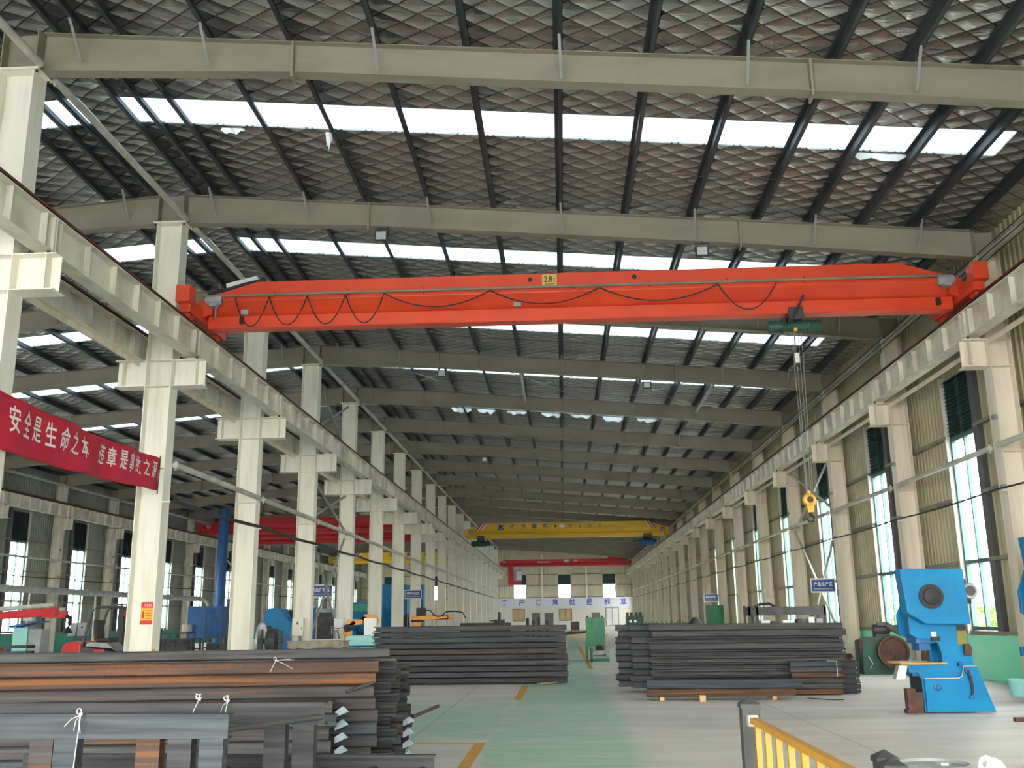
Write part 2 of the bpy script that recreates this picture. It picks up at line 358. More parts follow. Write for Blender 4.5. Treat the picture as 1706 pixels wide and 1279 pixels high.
SKY = [(-9.9,-8.85),(-2.9,-1.85),(4.1,5.15),(11.05,12.1),(18.0,19.05),(25.75,26.8),(32.55,33.65),(39.35,40.35),(46.75,47.7),(53.6,54.15)]
SKY += [(Yk(k)+3.2, Yk(k)+3.5) for k in range(6, 11)] + [(Yk(k)+2.9, Yk(k)+4.0) for k in range(11, 19)]
def slope(x0, x1, ya, yb, mb, dz=.24, th=.03):
    z0, z1 = ztop(x0)+dz, ztop(x1)+dz
    mb.add([(x0,ya,z0),(x1,ya,z1),(x1,yb,z1),(x0,yb,z0),(x0,ya,z0+th),(x1,ya,z1+th),(x1,yb,z1+th),(x0,yb,z0+th)],
           [(0,3,2,1),(4,5,6,7),(0,1,5,4),(1,2,6,5),(2,3,7,6),(3,0,4,7)])
mb = MB(); prev = -13.9
for a, b in SKY:
    slope(XRID, XR+.1, prev, a, mb); slope(XL-.1, XRID, prev, a, mb)
    slope(9.2, XR+.1, a, b, mb); slope(XRID-.35, XRID, a, b, mb); slope(XRID, XRID+.35, a, b, mb); slope(XL-.1, XL+1.0, a, b, mb); prev = b
slope(XRID, XR+.1, prev, YB+.2, mb); slope(XL-.1, XRID, prev, YB+.2, mb)
struct('ceiling', mb, 'foil')
WN = 0
def wname():
    global WN; WN += 1; return 'window_%d' % WN
for a, b in SKY:
    for x0, x1 in ((XRID+.35, 9.2), (XL+1.0, XRID-.35)):
        mb = MB(); slope(x0, x1, a, b, mb, .255, .006); struct(wname(), mb, 'sky')

def ribbed(mb, x, ya, yb, z0, z1, d, pitch=.25):
    """trapezoid-ribbed sheet standing in the plane X=x, ribs towards d"""
    n = max(1, int(round((yb-ya)/pitch))); p = (yb-ya)/n; pts = [(x, ya)]
    for i in range(n):
        y = ya+i*p
        pts += [(x, y+p*.30), (x+d*.035, y+p*.42), (x+d*.035, y+p*.58), (x, y+p*.70)]
    pts.append((x, yb)); vs = []
    for q in pts: vs += [(q[0], q[1], z0), (q[0], q[1], z1)]
    mb.add(vs, [(2*i, 2*i+2, 2*i+3, 2*i+1) for i in range(len(pts)-1)])
WHW = .88      # half width of a window
def side_wall(x, d, k0, m, zt):
    mb = MB(); y = Yk(k0)-S/2
    ribbed(mb, x, -14, Yk(k0)+S/2-WHW, 1.1, zt, d)
    for k in range(k0, 19):
        c = Yk(k)+S/2
        ribbed(mb, x, c-WHW, c+WHW, 7.9, zt, d)
        ribbed(mb, x, c+WHW, (Yk(k+1)+S/2-WHW) if k < 18 else YB, 1.1, zt, d)
    return mb
struct('wall_right', side_wall(XR, -1, -1, 'wallp', 10.9), 'wallp')
struct('wall_left', side_wall(XL, 1, 0, 'wallg', 10.9), 'wallg')
fw_ = MB(); fw_.box(XL-.2, -21, -14.2, -14, 0, 11.2); fw_.box(8.5, XR+.2, -14.2, -14, 0, 11.2)  # unseen wall behind the camera, added to block high frontal light
fw_.prism([(-21, 7.2), (8.5, 7.2), (8.5, ztop(8.5)+.2), (XRID, ztop(XRID)+.2), (-21, ztop(-21)+.2)], 'y', -14.2, -14); struct('wall_front_unseen', fw_, 'wallb')
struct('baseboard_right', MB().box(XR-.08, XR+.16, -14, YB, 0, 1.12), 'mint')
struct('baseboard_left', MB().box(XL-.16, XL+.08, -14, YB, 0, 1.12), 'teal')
TN = 1
def trim(mb, m):
    global TN; TN += 1; return struct('trim_%d' % TN, mb, m)
for z in (1.16, 2.95, 4.62, 6.33, 9.0):
    for x, d, k0 in ((XR, -1, -1), (XL, 1, 0)):
        mb = MB(); xa, xb = sorted((x+d*.04, x+d*.17)); ya = -13.9
        for k in range(k0, 19):
            c = Yk(k)+S/2
            if z > 8: continue
            mb.box(xa, xb, ya, c-WHW-.02, z-.045, z+.045); ya = c+WHW+.02
        mb.box(xa, xb, ya, YB-.05, z-.045, z+.045); trim(mb, 'girt')

def make_window(d, louv):
    """frame, panes, louvre panel and the posts on both sides; local y along the wall, x towards the room"""
    o = bpy.data.objects.new(wname(), None); COL.objects.link(o); o['kind'] = 'structure'
    f = MB(); w = WHW
    for y in (-w+.04, 0, w-.04): f.box(-.05, .05, y-.035, y+.035, 1.22, 6.27)
    for z, h in ((1.26,.05),(2.95,.05),(6.24,.06)): f.box(-.055, .055, -w, w, z-h, z+h)
    for y in (-w-.02, w): f.box(-.10, .05, y, y+.02, 1.2, 7.9)
    f.build('frame', 'frame', o)
    MB().box(-.006, .006, -w+.05, w-.05, 1.28, 6.2).build('glass_pane', 'glass', o)
    l = MB(); l.box(.0, .02, -w, w, 6.28, 7.9)
    z = 6.36
    while z < 7.85:
        l.add([(.02,-w,z+.07),(.09,-w,z),(.09,w,z),(.02,w,z+.07),(.02,-w,z+.085),(.095,-w,z+.012),(.095,w,z+.012),(.02,w,z+.085)],
              [(0,3,2,1),(4,5,6,7),(0,1,5,4),(1,2,6,5),(2,3,7,6),(3,0,4,7)]); z += .105
    l.box(.02, .10, -.025, .025, 6.3, 7.88)
    l.build('louvre_panel', louv, o)
    s = 1
    MB().box(-.02, .16, -w-.34, -w-.022, 1.12, 8.0).build('wall_post', 'framed', o)
    MB().box(-.02, .16, w+.02, w+.10, 1.12, 8.0).build('mullion', 'framel', o)
    MB().box(-.1, .12, -w-.3, w+.1, 1.10, 1.2).build('sill', 'girt', o)
    return o
def place_windows(x, rz, ks, louv):
    w = make_window(1, louv); first = True
    for k in ks:
        if first: o = w; first = False
        else: o = dup(w, (0,0,0)); o.name = wname()
        o.location = (x, Yk(k)+S/2, 0)
        # on the right wall local x must look to -X: mirror by turning half round, post stays on the near side by scaling
        o.rotation_euler = (0, 0, 0); o.scale = (-1 if rz else 1, 1, 1)
place_windows(XR, 1, range(-1, 19), 'louvre')
place_windows(XL, 0, range(0, 19), 'louvre2')

# end wall
mb = MB()
def ribbed_x(mb, y, xa, xb, z0, z1, pitch=.4):
    n = max(1, int(round((xb-xa)/pitch))); p = (xb-xa)/n; pts = [(xa, y)]
    for i in range(n):
        x = xa+i*p; pts += [(x+p*.30, y), (x+p*.42, y-.04), (x+p*.58, y-.04), (x+p*.70, y)]
    pts.append((xb, y)); vs = []
    for q in pts: vs += [(q[0], q[1], z0), (q[0], q[1], z1)]
    mb.add(vs, [(2*i, 2*i+2, 2*i+3, 2*i+1) for i in range(len(pts)-1)])
BW = [-26.2, -19.6, -13.0, -6.45, .25, 6.95]
xs = XL
for c in BW:
    ribbed_x(mb, YB, xs, c-.95, 0, 12.4); ribbed_x(mb, YB, c-.95, c+.95, 8.1, 12.4); ribbed_x(mb, YB, c-.95, c+.95, 0, 4.5); xs = c+.95
ribbed_x(mb, YB, xs, XR, 0, 12.4)
struct('wall_back', mb, 'wallb')
for z in (4.75, 6.5, 8.15):
    mb = MB(); xa = XL
    for c in BW:
        mb.box(xa+.02, c-.98, YB-.16, YB-.05, z-.07, z+.07); xa = c+.98
    mb.box(xa, XR-.02, YB-.16, YB-.05, z-.07, z+.07); trim(mb, 'girt')
for x in (-29, -22.9, -16.3, -3.1, 3.55):
    trim(MB().box(x-.12, x+.12, YB-.4, YB-.18, 4.6 if x > -9 else 0, ztop(x)-.6), 'cream')
for i, c in enumerate(BW):
    o = bpy.data.objects.new(wname(), None); COL.objects.link(o); o['kind'] = 'structure'; o.location = (c, YB, 4.5)
    f = MB()
    for x in (-.91, 0, .91): f.box(x-.04, x+.04, -.06, .04, 0, 2.0)
    for z in (.04, 1.96): f.box(-.95, .95, -.06, .04, z-.05, z+.05)
    f.build('frame', 'frame', o); MB().box(-.9, .9, -.005, .005, .08, 1.9).build('glass_pane', 'glass', o)
    l = MB().box(-.95, .95, .0, .03, 2.05, 3.6)
    for q in range(10): l.box(-.93, .93, -.05, .0, 2.1+q*.15, 2.18+q*.15)
    l.build('louvre_panel', 'louvre', o)
# office front under the end wall
YO = YB-2.0
mb = MB(); mb.box(-9.9, 10.4, YO, YO+.15, 0, 3.25); mb.box(-9.9, 10.4, YO+.15, YB-.06, 3.1, 3.25); struct('wall_office', mb, 'officew')
sb = thing('slogan_board', 'long white board with eight blue characters above the far office front', 'sign', (0.2, YO-.12, 3.26))
MB().box(-10.0, 10.1, 0, .12, 0, 1.38).build('board', 'band', sb)
for ch, px in zip('客户满意就是标准', (841.5,869.7,897.6,924.6,951.9,980,1008.8,1035)):
    X = (px-937.8)*.0912
    text('character', ch, 'ink', sb, lambda u, v, w, X=X: (X-.2-.42+u, -w, .25+v), width=.88, height=.95, bold=.02)
DN = 0
def office_opening(x0, x1, z0, z1, kind):
    global DN
    if kind == 'door':
        DN += 1; o = bpy.data.objects.new('door_%d' % DN, None)
    else: o = bpy.data.objects.new(wname(), None)
    COL.objects.link(o); o['kind'] = 'structure'; o.location = (x0, YO, z0); w, h = x1-x0, z1-z0
    f = MB()
    for x in (0, w): f.box(x-.05, x+.05, -.06, 0, 0, h)
    f.box(-.05, w+.05, -.06, 0, h-.05, h+.05)
    if kind != 'door': f.box(-.05, w+.05, -.06, 0, -.05, .05)
    if kind in ('curtain', 'white'): f.box(w/2-.04, w/2+.04, -.06, 0, 0, h)
    f.build('frame', 'doorg', o)
    MB().box(.05, w-.05, -.03, -.004, .04, h-.05).build({'door':'leaf','curtain':'curtain','white':'blind','dark':'pane'}[kind], {'door':'doorg','curtain':'curtain','white':'white','dark':'doorg'}[kind], o)
    if kind == 'door': MB().box(w-.2, w-.08, -.07, -.03, 1.0, 1.05).build('handle', 'zinc', o)
office_opening(-7.5,-5.75,1.36,3.05,'curtain'); office_opening(-.6,1.2,1.36,3.0,'curtain'); office_opening(6.25,8.1,.5,3.1,'white')
office_opening(-4.65,-3.5,.0,2.4,'door'); office_opening(-2.75,-1.55,.0,2.4,'door'); office_opening(4.2,5.35,1.4,2.4,'dark')

# ------------------------------------------------------------------ columns
def hsec(mb, x0, x1, z0, z1, fw_, t=.02):
    mb.box(x0, x0+t, -fw_/2, fw_/2, z0, z1); mb.box(x1-t, x1, -fw_/2, fw_/2, z0, z1); mb.box(x0+t, x1-t, -.01, .01, z0, z1)
def corbel(mb, x0, x1, z0, z1, w=.42):
    mb.box(x0, x1, -w/2, w/2, z1-.02, z1); mb.box(x0, x1, -w/2, w/2, z0, z0+.02); mb.box(x0, x1, -.012, .012, z0+.02, z1-.02)
    e = x0+.17 if abs(x0) > abs(x1) else x1-.19
    mb.box(e, e+.02, -w/2+.01, w/2-.01, z0+.02, z1-.02)
ZB0, ZB1 = 7.19, 7.85
def middle_column(k):
    t = thing('steel_column', '', 'column', (-9.62, Yk(k), 0), 0, 'middle row of cream columns')
    s = MB(); hsec(s, -.32, .32, .03, 11.38, .44)
    for z in (ZB0, ZB1-.02, 5.2): s.box(-.3, .3, -.21, .21, z, z+.02)
    s.build('shaft', 'cream', t)
    a = MB(); corbel(a, .32, 1.08, ZB0, ZB1); a.build('crane_bracket', 'cream', t)
    b = MB(); corbel(b, -1.08, -.32, ZB0, ZB1); b.build('crane_bracket', 'cream', t)
    c = MB(); c.box(-.4, .4, -.26, .26, 11.38, 11.42); c.build('cap_plate', 'cream', t)
    q = MB(); q.box(-.34, .34, -.2, .2, 11.42, ztop(XRID)-.03)
    q2 = MB()
    for x in (-.33, .31): q2.box(x, x+.02, -.22, .22, 11.42, ztop(XRID)-.02)
    q2.box(-.31, .31, -.02, .02, 11.42, ztop(XRID)-.02); q2.build('ridge_joint', 'rafter', t)
    n = MB()
    for x in (-.36, .36):
        for y in (-.2, .2): n.tube((x, y, 11.34), (x, y, 11.46), .022, 6)
    n.build('cap_bolts', 'bolt', t)
    MB().box(-.4, .4, -.3, .3, 0, .03).build('base_plate', 'cream', t)
    return t
c0 = middle_column(0)
for k in range(19):
    o = c0 if k == 0 else dup(c0, (-9.62, Yk(k), 0))
    o['label'] = 'cream steel column bracketed on both sides, %s from the front in the middle row' % ORD[k]
def wall_column(x, d, k0, mname, place, grp):
    t = thing('steel_column', '', 'column', (x, Yk(k0), 0), 0, grp)
    s = MB(); zt = ztop(x)-.62
    hsec(s, -.26, .26, .03, zt, .42)
    for z in (ZB0, ZB1-.02, 5.2): s.box(-.25, .25, -.2, .2, z, z+.02)
    s.build('shaft', mname, t)
    a = MB(); corbel(a, *((-.84, -.26) if d < 0 else (.26, .84)), ZB0, ZB1); a.build('crane_bracket', mname, t)
    j = MB(); j.box(-.26, .26, -.02, .02, zt, ztop(x)-.03); j.box(-.26, -.24, -.2, .2, zt, ztop(x)-.04); j.box(.24, .26, -.2, .2, zt, ztop(x)-.04)
    j.build('eave_joint', 'rafter', t)
    MB().box(-.3, .3, -.25, .25, 0, .03).build('base_plate', mname, t)
    cl = MB()
    for z in (4.4, 6.0): cl.box(d*.3-.05, d*.3+.05, -.2, -.06, z-.05, z+.05)
    cl.build('cable_clip', 'brace', t)
    for k in range(k0, 19):
        o = t if k == k0 else dup(t, (x, Yk(k), 0))
        o['label'] = '%s steel column with one crane bracket, %s from the front along the %s' % ('warm cream' if d < 0 else 'dusty grey', ORD[k-k0], place)
wall_column(10.26, -1, 0, 'cream2', 'right wall', 'columns along the right wall')
wall_column(-30.25, 1, 2, 'beam', 'left wall', 'columns along the left wall')

# ------------------------------------------------------------------ crane runways
def runway(x, k0, where, boltside, stiff=True):
    t = thing('crane_runway_beam', 'long stiffened steel runway beam with dark red rail, %s' % where, 'runway beam', (x, Yk(k0), ZB1+.02), 0)
    h0, h1 = .05, .72
    proto = None
    s = MB(); s.ibeam('y', .02, S-.02, 0, h0, h1, .32)
    n = 7
    for i in range(n):
        y = .25+i*(S-.5)/(n-1)
        s.box(-.13, -.006, y-.008, y+.008, h0+.02, h1-.02); s.box(.006, .13, y-.008, y+.008, h0+.02, h1-.02)
    for y in (.02, S-.05): s.box(-.16, .16, y, y+.03, h0-.05, h1-.02)
    proto = s.build('beam_section', 'beam', t)
    b = MB()
    for z in (.25, .38, .51): b.tube((boltside*.0, .12, z), (boltside*.05, .12, z), .03, 8)
    for yy in (-.1, .1): b.tube((boltside*.12, yy, -.01), (boltside*.12, yy, .09), .03, 6)
    bp = b.build('splice_bolts', 'bolt', t)
    for k in range(k0+1, 19):
        c = proto.copy(); COL.objects.link(c); c.location = (0, (k-k0)*S, 0)
        if k < 9: c = bp.copy(); COL.objects.link(c); c.location = (0, (k-k0)*S, 0)
    L = (19-k0)*S
    r = MB(); r.box(-.12, .12, .0, L, h1, h1+.035); r.box(-.03, .03, 0, L, h1+.035, h1+.11); r.box(-.06, .06, 0, L, h1+.11, h1+.16)
    r.build('rail', 'rail', t)
    return t
RLX, RRX = -8.86, 9.72
runway(RLX, -2, 'right side of middle columns', 1)
runway(-10.38, -2, 'left side of middle columns', 1)
runway(RRX, -2, 'along the right-hand wall columns', -1)
runway(-29.68, 0, 'along the left-hand wall columns', 1)
RAILZ = ZB1+.02+.88

# ------------------------------------------------------------------ roof frame
PUR = [-9.05, -8.55, -7.88, -6.18, -4.73, -3.11, -1.50, .14, 1.75, 3.35, 4.95, 6.2, 7.43, 8.66, 9.85]
def rafter(d, k):
    """one tapering roof beam from the ridge to an eave; d=+1 right slope"""
    xr = lambda u: XRID+d*u
    t = thing('roof_rafter', '', 'roof beam', (XRID, Yk(k), ztop(XRID)), 0, 'right-hand roof beams' if d > 0 else 'left-hand roof beams')
    zz = lambda u: ztop(xr(u))-ztop(XRID)
    L = (10.0-XRID) if d > 0 else (XRID+30.0)
    dep = [(.36, .76), (5.0, .60), (L*.72, .60), (L, .68)]
    s = MB()
    for i in range(3):
        (a, da), (b, db) = dep[i], dep[i+1]; X = lambda u: d*u
        for (y0, y1, f0, f1) in ((-.008, .008, lambda u, q: zz(u)-q, lambda u, q: zz(u)), (-.13, .13, lambda u, q: zz(u)-q-.014, lambda u, q: zz(u)-q), (-.13, .13, lambda u, q: zz(u)-.014, lambda u, q: zz(u))):
            p = [(X(a), f0(a, da)), (X(b), f0(b, db)), (X(b), f1(b, db)), (X(a), f1(a, da))]
            if d < 0: p = p[::-1]
            s.prism(p, 'y', y0, y1)
    s.build('beam', 'rafter', t)
    for u, q in ((5.0, .60), (L*.72, .60)):
        p = MB(); p.box(d*u-.02, d*u+.02, -.14, .14, zz(u)-q-.12, zz(u)-.005); p.build('splice_plate', 'rafter', t)
    b = MB()
    for i, x in enumerate(PUR):
        if i in (1, 3, 5, 7, 9, 11, 13):
            u = x-XRID; z1 = zz(u)
            if u > L-.2: continue
            b = MB(); b.bar((d*(u+.02), -.62, z1+.02), (d*(u+.05), -.14, z1-.56), .05, .012); b.build('fly_brace', 'brace', t)
    return t
for d, k0 in ((1, 0), (-1, 1)):
    p = rafter(d, k0)
    for k in range(k0, 19):
        o = p if k == k0 else dup(p, (XRID, Yk(k), ztop(XRID)))
        o['label'] = 'grey beige tapering roof beam, %s from the front on the %s slope' % (ORD[k-k0], 'right' if d > 0 else 'left')
def purlin(d, i, x):
    X = XRID+d*(x-XRID); z = ztop(X); sl = -.0835*d
    m = MB(); w, h = .085, .21; y0, y1 = -6, YB-.5
    for (a, b, c, e) in ((-.006, .006, 0, h), (0, w, 0, .012), (-w, 0, h-.012, h), (w-.01, w, 0, .03)):
        m.box(a, b, y0, y1, c, e)
    o = m.build('roof_purlin', 'purlin'); o.location = (X, 0, z+.004); 
    n = ORD[i]
    tag(o, 'dark steel roof purlin, %s from the ridge on the %s slope' % (n, 'right' if d > 0 else 'left'), 'purlin', 'right slope purlins' if d > 0 else 'left slope purlins')
for d in (1, -1):
    for i, x in enumerate(PUR if d > 0 else PUR+[11.3]): purlin(d, i, x)
# sag wires: thin lines across the slope midway between the beams
for k in range(0, 7):
    y = Yk(k)+4.75
    m = MB(); m.path([(XRID+.4, y, ztop(XRID+.4)+.06), (9.9, y, ztop(9.9)+.06)], .009, 5)
    single('sag_rod', m, 'dark', 'thin dark rod across the right slope purlins in the %s bay from the front' % ORD[k], 'rod', 'sag rods')
# tie tubes
def tubes(x, z, r, ks, m, lab, name, grp, inset=.0):
    L = S-2*inset; p = None
    for n_, k in enumerate(ks):
        if p is None:
            b = MB(); b.tube((0, inset, 0), (0, S-inset, 0), r, 10)
            for y in (inset+.02, S-inset-.06): b.box(-.02, .02, y, y+.04, -r-.05, r+.03)
            o = p = b.build(name, m)
        else: o = p.copy(); COL.objects.link(o)
        o.location = (x, Yk(k), z); tag(o, lab % ORD[n_], 'tube', grp)
tubes(-9.18, 11.46, .075, range(-1, 18), 'tube', 'cream tube tying middle column tops near the ridge, %s bay from the front', 'tie_tube', 'ridge tie tubes', .25)
tubes(10.1, 9.80, .085, range(0, 18), 'tube', 'pale tube along the right eave between columns, %s bay from the front', 'tie_tube', 'right eave tubes', .25)
tubes(9.92, 5.33, .065, range(0, 18), 'tube', 'horizontal tube between right wall columns at mid height, %s bay from the front', 'tie_tube', 'right mid tubes', .22)
tubes(-9.22, 5.33, .075, range(1, 18), 'tube', 'horizontal tube between middle columns at mid height, %s bay from the front', 'tie_tube', 'middle row tubes', .22)
tubes(-29.9, 5.33, .065, range(4, 18), 'tube', 'horizontal tube between left wall columns at mid height, %s bay in view', 'tie_tube', 'left mid tubes', .22)
tubes(-29.9, 9.80, .085, range(4, 18), 'tube', 'pale tube along the left eave between columns, %s bay in view', 'tie_tube', 'left eave tubes', .25)
def langle(x, z, ks, lab, grp):
    p = None
    for n_, k in enumerate(ks):
        if p is None:
            b = MB(); b.box(-.07, .07, .25, S-.25, -.012, .0); b.box(-.07, -.055, .25, S-.25, -.13, 0.); p = o = b.build('wall_strut', 'cream2')
        else: o = p.copy(); COL.objects.link(o)
        o.location = (x, Yk(k), z); tag(o, lab % ORD[n_], 'strut', grp)
langle(10.05, 7.83, range(0, 18), 'cream angle strut under the right runway beam, %s bay from the front', 'right angle struts')
langle(-10.02, 7.80, range(0, 6), 'cream angle strut beside the left face of the middle columns, %s bay from the front', 'middle angle struts')
# cross bracing
def xbrace(x, ka, z0, z1, lab, grp, m='brace', w=.09):
    for j, (a, b) in enumerate((((x, Yk(ka)+.25, z0), (x, Yk(ka+1)-.25, z1)), ((x, Yk(ka)+.25, z1), (x, Yk(ka+1)-.25, z0)))):
        b_ = MB(); b_.bar((a[0]+(j-.5)*.10, a[1], a[2]), (b[0]+(j-.5)*.10, b[1], b[2]), w, w*.7, (1,0,0))
        single('cross_brace', b_, m, '%s, rising %s' % (lab, 'away' if j == 0 else 'towards the camera'), 'brace', grp)
xbrace(10.22, 3, .3, 5.2, 'grey lower diagonal brace between the fourth and fifth right wall columns', 'right wall braces', 'tube')
xbrace(10.22, 3, 5.4, 7.7, 'grey upper diagonal brace between the fourth and fifth right wall columns', 'right wall braces', 'tube')
xbrace(-9.62, 3, 5.4, 7.1, 'grey diagonal brace above the tube, fourth to fifth middle column', 'middle row braces')
xbrace(-9.62, 3, .3, 5.2, 'grey lower diagonal brace between the fourth and fifth middle columns', 'middle row braces')
xbrace(-9.62, 3, 8.8, 11.2, 'grey high diagonal brace between the fourth and fifth middle columns', 'middle row braces')
xbrace(-30.2, 10, .3, 5.2, 'grey lower diagonal brace on the left wall', 'left wall braces')
xbrace(-30.2, 10, 5.4, 7.7, 'grey upper diagonal brace on the left wall', 'left wall braces')
for j, (xa, xb) in enumerate(((-7.9, -3.1), (-3.1, 1.75), (1.75, 6.2))):
    for q in range(2):
        a = (xa, Yk(3)+.2, ztop(xa)-.18); b = (xb, Yk(4)-.2, ztop(xb)-.18)
        if q: a, b = (xb, Yk(3)+.2, ztop(xb)-.20), (xa, Yk(4)-.2, ztop(xa)-.20)
        m = MB(); m.tube(a, b, .014, 6)
        single('roof_brace_rod', m, 'brace', 'thin diagonal roof rod beyond the fourth beam, %s panel right of the ridge, running %s' % (ORD[j], 'right' if q == 0 else 'left'), 'rod', 'roof brace rods')
for x in (-1.5, 6.2):
    m = MB(); m.tube((x, Yk(3)+.1, ztop(x)-.25), (x, Yk(4)-.1, ztop(x)-.25), .06, 10)
    single('roof_strut', m, 'tube', 'pale tube strut between the fourth and fifth roof beams, the %s one' % ('left' if x < 0 else 'right'), 'tube', 'roof struts')
# electric cable lines
def cable(x, z, ks, lab, r=.03, sag=.07, arm=0):
    t = thing('power_cable_line', lab, 'cable', (x, Yk(ks[0]), z)); m = MB(); pts = []
    for k in ks[:-1]:
        for i in range(8): pts.append((0, (k-ks[0])*S+i*S/8, -sag*math.sin(math.pi*i/8)))
    pts.append((0, (ks[-1]-ks[0])*S, 0)); m.path(pts, r, 6); m.build('cable', 'black', t)
    b = MB()
    for k in ks[:8]: MB().box(min(0, arm), max(0, arm), (k-ks[0])*S-.26, (k-ks[0])*S-.2, -.07, -.03).build('bracket_arm', 'white', t)
    return t
cable(9.86, 4.36, list(range(0, 18)), 'black cable line strung along the right wall columns', .022, .05, .13)
cable(-9.1, 4.45, list(range(1, 18)), 'thick black cable line strung along the middle columns', .05, .05, -.19)
cable(-29.8, 4.3, list(range(4, 18)), 'black cable line strung along the left wall columns', .03, .05, -.18)
# torn white foil at the skylight edges
def flap(x, y, w, h, seed, lab):
    q = random.Random(seed); n = 7; vs = []; z = ztop(x)+.2
    for i in range(n):
        u = i/(n-1); a = h*(.35+.65*q.random())*(1 if 0 < i < n-1 else .4)
        vs += [(x+u*w, y+.0+.02*q.random(), z-.0835*u*w), (x+u*w+.05*(q.random()-.5), y+.08*q.random(), z-.0835*u*w-a)]
    m = MB(); m.add(vs, [(2*i, 2*i+2, 2*i+3, 2*i+1) for i in range(n-1)])
    o = single('torn_foil_flap', m, 'foilw', lab, 'torn foil', 'torn foil flaps'); md = o.modifiers.new('thick', 'SOLIDIFY'); md.thickness = .004
flap(-4.95, 19.1, .16, .5, 1, 'white pointed rag of foil hanging from the nearest skylight, left part')
flap(-7.25, 19.08, .5, .16, 2, 'crumpled white foil edge at the left end of the nearest skylight')
flap(6.3, 19.06, 1.1, .18, 3, 'ragged white foil strip under the right end of the nearest skylight')
flap(3.4, 26.85, .5, .16, 4, 'small white foil rag under the second skylight')
for i, x in enumerate((-5.4, -4.1, -2.6, -.9, .6, 2.2, 3.9)): flap(x, 47.75, 1.0, .26, 10+i, 'ragged white foil strip under the fifth skylight, %s from the left' % ORD[i])
# flood lights
def flood(x, k, lab):
    t = thing('flood_light', lab, 'lamp', (x, Yk(k)-.05, ztop(x)-.62), 0, 'flood lights under the roof beams')
    MB().box(-.16, .16, -.04, .04, -.36, -.10).build('housing', 'dark', t, bevel=.01)
    MB().box(-.12, .12, -.052, -.038, -.33, -.13).build('lens', 'zinc', t)
    b = MB(); b.path([(-.17, 0, -.22), (-.17, 0, -.03), (.17, 0, -.03), (.17, 0, -.22)], .012, 6); b.tube((0, 0, -.03), (0, 0, .03), .015, 6); b.build('yoke', 'dark', t)
flood(-4.3, 1, 'black flood light under the second roof beam, left one'); flood(3.57, 1, 'black flood light under the second roof beam, right one')
flood(-4.5, 3, 'black flood light under the fourth roof beam, left one'); flood(3.4, 3, 'black flood light under the fourth roof beam, right one')
flood(-4.5, 6, 'black flood light under the seventh roof beam')

# bare conductor rods above the right runway
t = thing('conductor_bars', 'thin dark conductor rods on brackets above the right runway beam', 'conductor', (9.918, Yk(0), 9.52))
for z in (0, .16, .32): MB().tube((0, .2, z), (0, 18*S-.2, z), .012, 6).build('rod', 'black', t)
for i in range(1, 18): MB().box(-.012, .07, i*S-.02, i*S+.02, -.06, .36).build('bracket', 'brace', t)
# ------------------------------------------------------------------ overhead cranes
def crane(name_lab, y, xa, xb, zb, h, m, hw=.32, taper=1.3, endz=None, rail=True, truck=True, cat='crane', wb=1.25):
    """single girder travelling crane: box girder with sloped haunches over an I-beam, end trucks on the two rails"""
    t = thing('bridge_crane', name_lab, cat, ((xa+xb)/2, y, zb)); cx = (xa+xb)/2
    zu = h*.57; zl = h*.285          # where the box walls end, where the lower I starts
    secs = [(xa, .55), (xa+taper, 1.0), (xb-taper, 1.0), (xb, .55)]
    def sec(x, q):
        top = zu+(h-zu)*(1.0 if q == 1 else .10)
        return [(x-cx, -.10, zl), (x-cx, -hw, zu), (x-cx, -hw, top), (x-cx, hw, top), (x-cx, hw, zu), (x-cx, .10, zl)]
    vs = []; fs = []
    for x, q in secs: vs += sec(x, q)
    for i in range(3):
        for j in range(6): fs.append((i*6+j, i*6+(j+1)%6, (i+1)*6+(j+1)%6, (i+1)*6+j))
    fs += [tuple(range(6)), tuple(range(18, 24))]
    g = MB(); g.add(vs, fs); 
    g.box(xa+.2-cx, xb-.2-cx, -.10, .10, .03, zl); g.box(xa+.2-cx, xb-.2-cx, -.19, .19, 0, .035)
    g.box(xa+.25-cx, xb-.25-cx, -.175, -.10, .03, .055+.0)
    g.build('girder', m, t, bevel=.012)
    f = MB(); f.box(xa+.2-cx, xb-.2-cx, -.205, -.16, .02, zl*.96); f.build('lower_flange', m, t)
    if truck:
        for s, x in ((-1, xa), (1, xb)):
            X = x-cx; tz = .12
            e = MB(); e.box(X-.13, X+.13, -wb, wb, tz, tz+.34); e.box(X-.11, X+.11, -wb-.02, wb+.02, tz+.08, tz+.26)
            for yy in (-wb+.3, wb-.3): e.disc((X, yy, .185), .17, .1, 'x', 18)
            e.build('end_truck', m, t, bevel=.01)
            for yy in (-1, 1):
                b = MB(); b.box(X-.17, X+.17, yy*wb-.2, yy*wb+.2, tz+.2, tz+.62); b.build('wheel_guard', m, t, bevel=.01)
            d = MB(); d.lathe([(.001,-.2),(.11,-.2),(.13,-.16),(.13,.14),(.09,.2),(.001,.2)], (X-s*.42, -wb+.75, tz+.52), 'x', 14)
            d.box(X-s*.42-.08, X-s*.42+.08, -wb+.63, -wb+.87, tz+.34, tz+.42); d.build('travel_motor', 'grey', t, smooth=True)
            q = MB(); q.prism([(-.1,tz+.02),(.35,zl),(.35,zu),(0,h*.56),(-.25,tz+.3)], 'y', -hw-.004, -hw+.02)
            q.v = [((X - s*v[0]), v[1], v[2]) for v in q.v]; q.build('gusset_plate', m, t)
    return t, cx, zu, zl, hw
OY = 22.95; OZB, OH = 8.74, 1.13
t, cx, zu, zl, hw = crane('orange red bridge crane with the 2.8t plate, spanning the near hall', OY, RLX, RRX, OZB, OH, 'orange', .42, 1.45)
r = MB(); r.tube((RLX+.15-cx, -hw-.12, zu+.10), (RRX-.5-cx, -hw-.12, zu+.10), .032, 8)
r.build('cable_rail', 'girt', t)
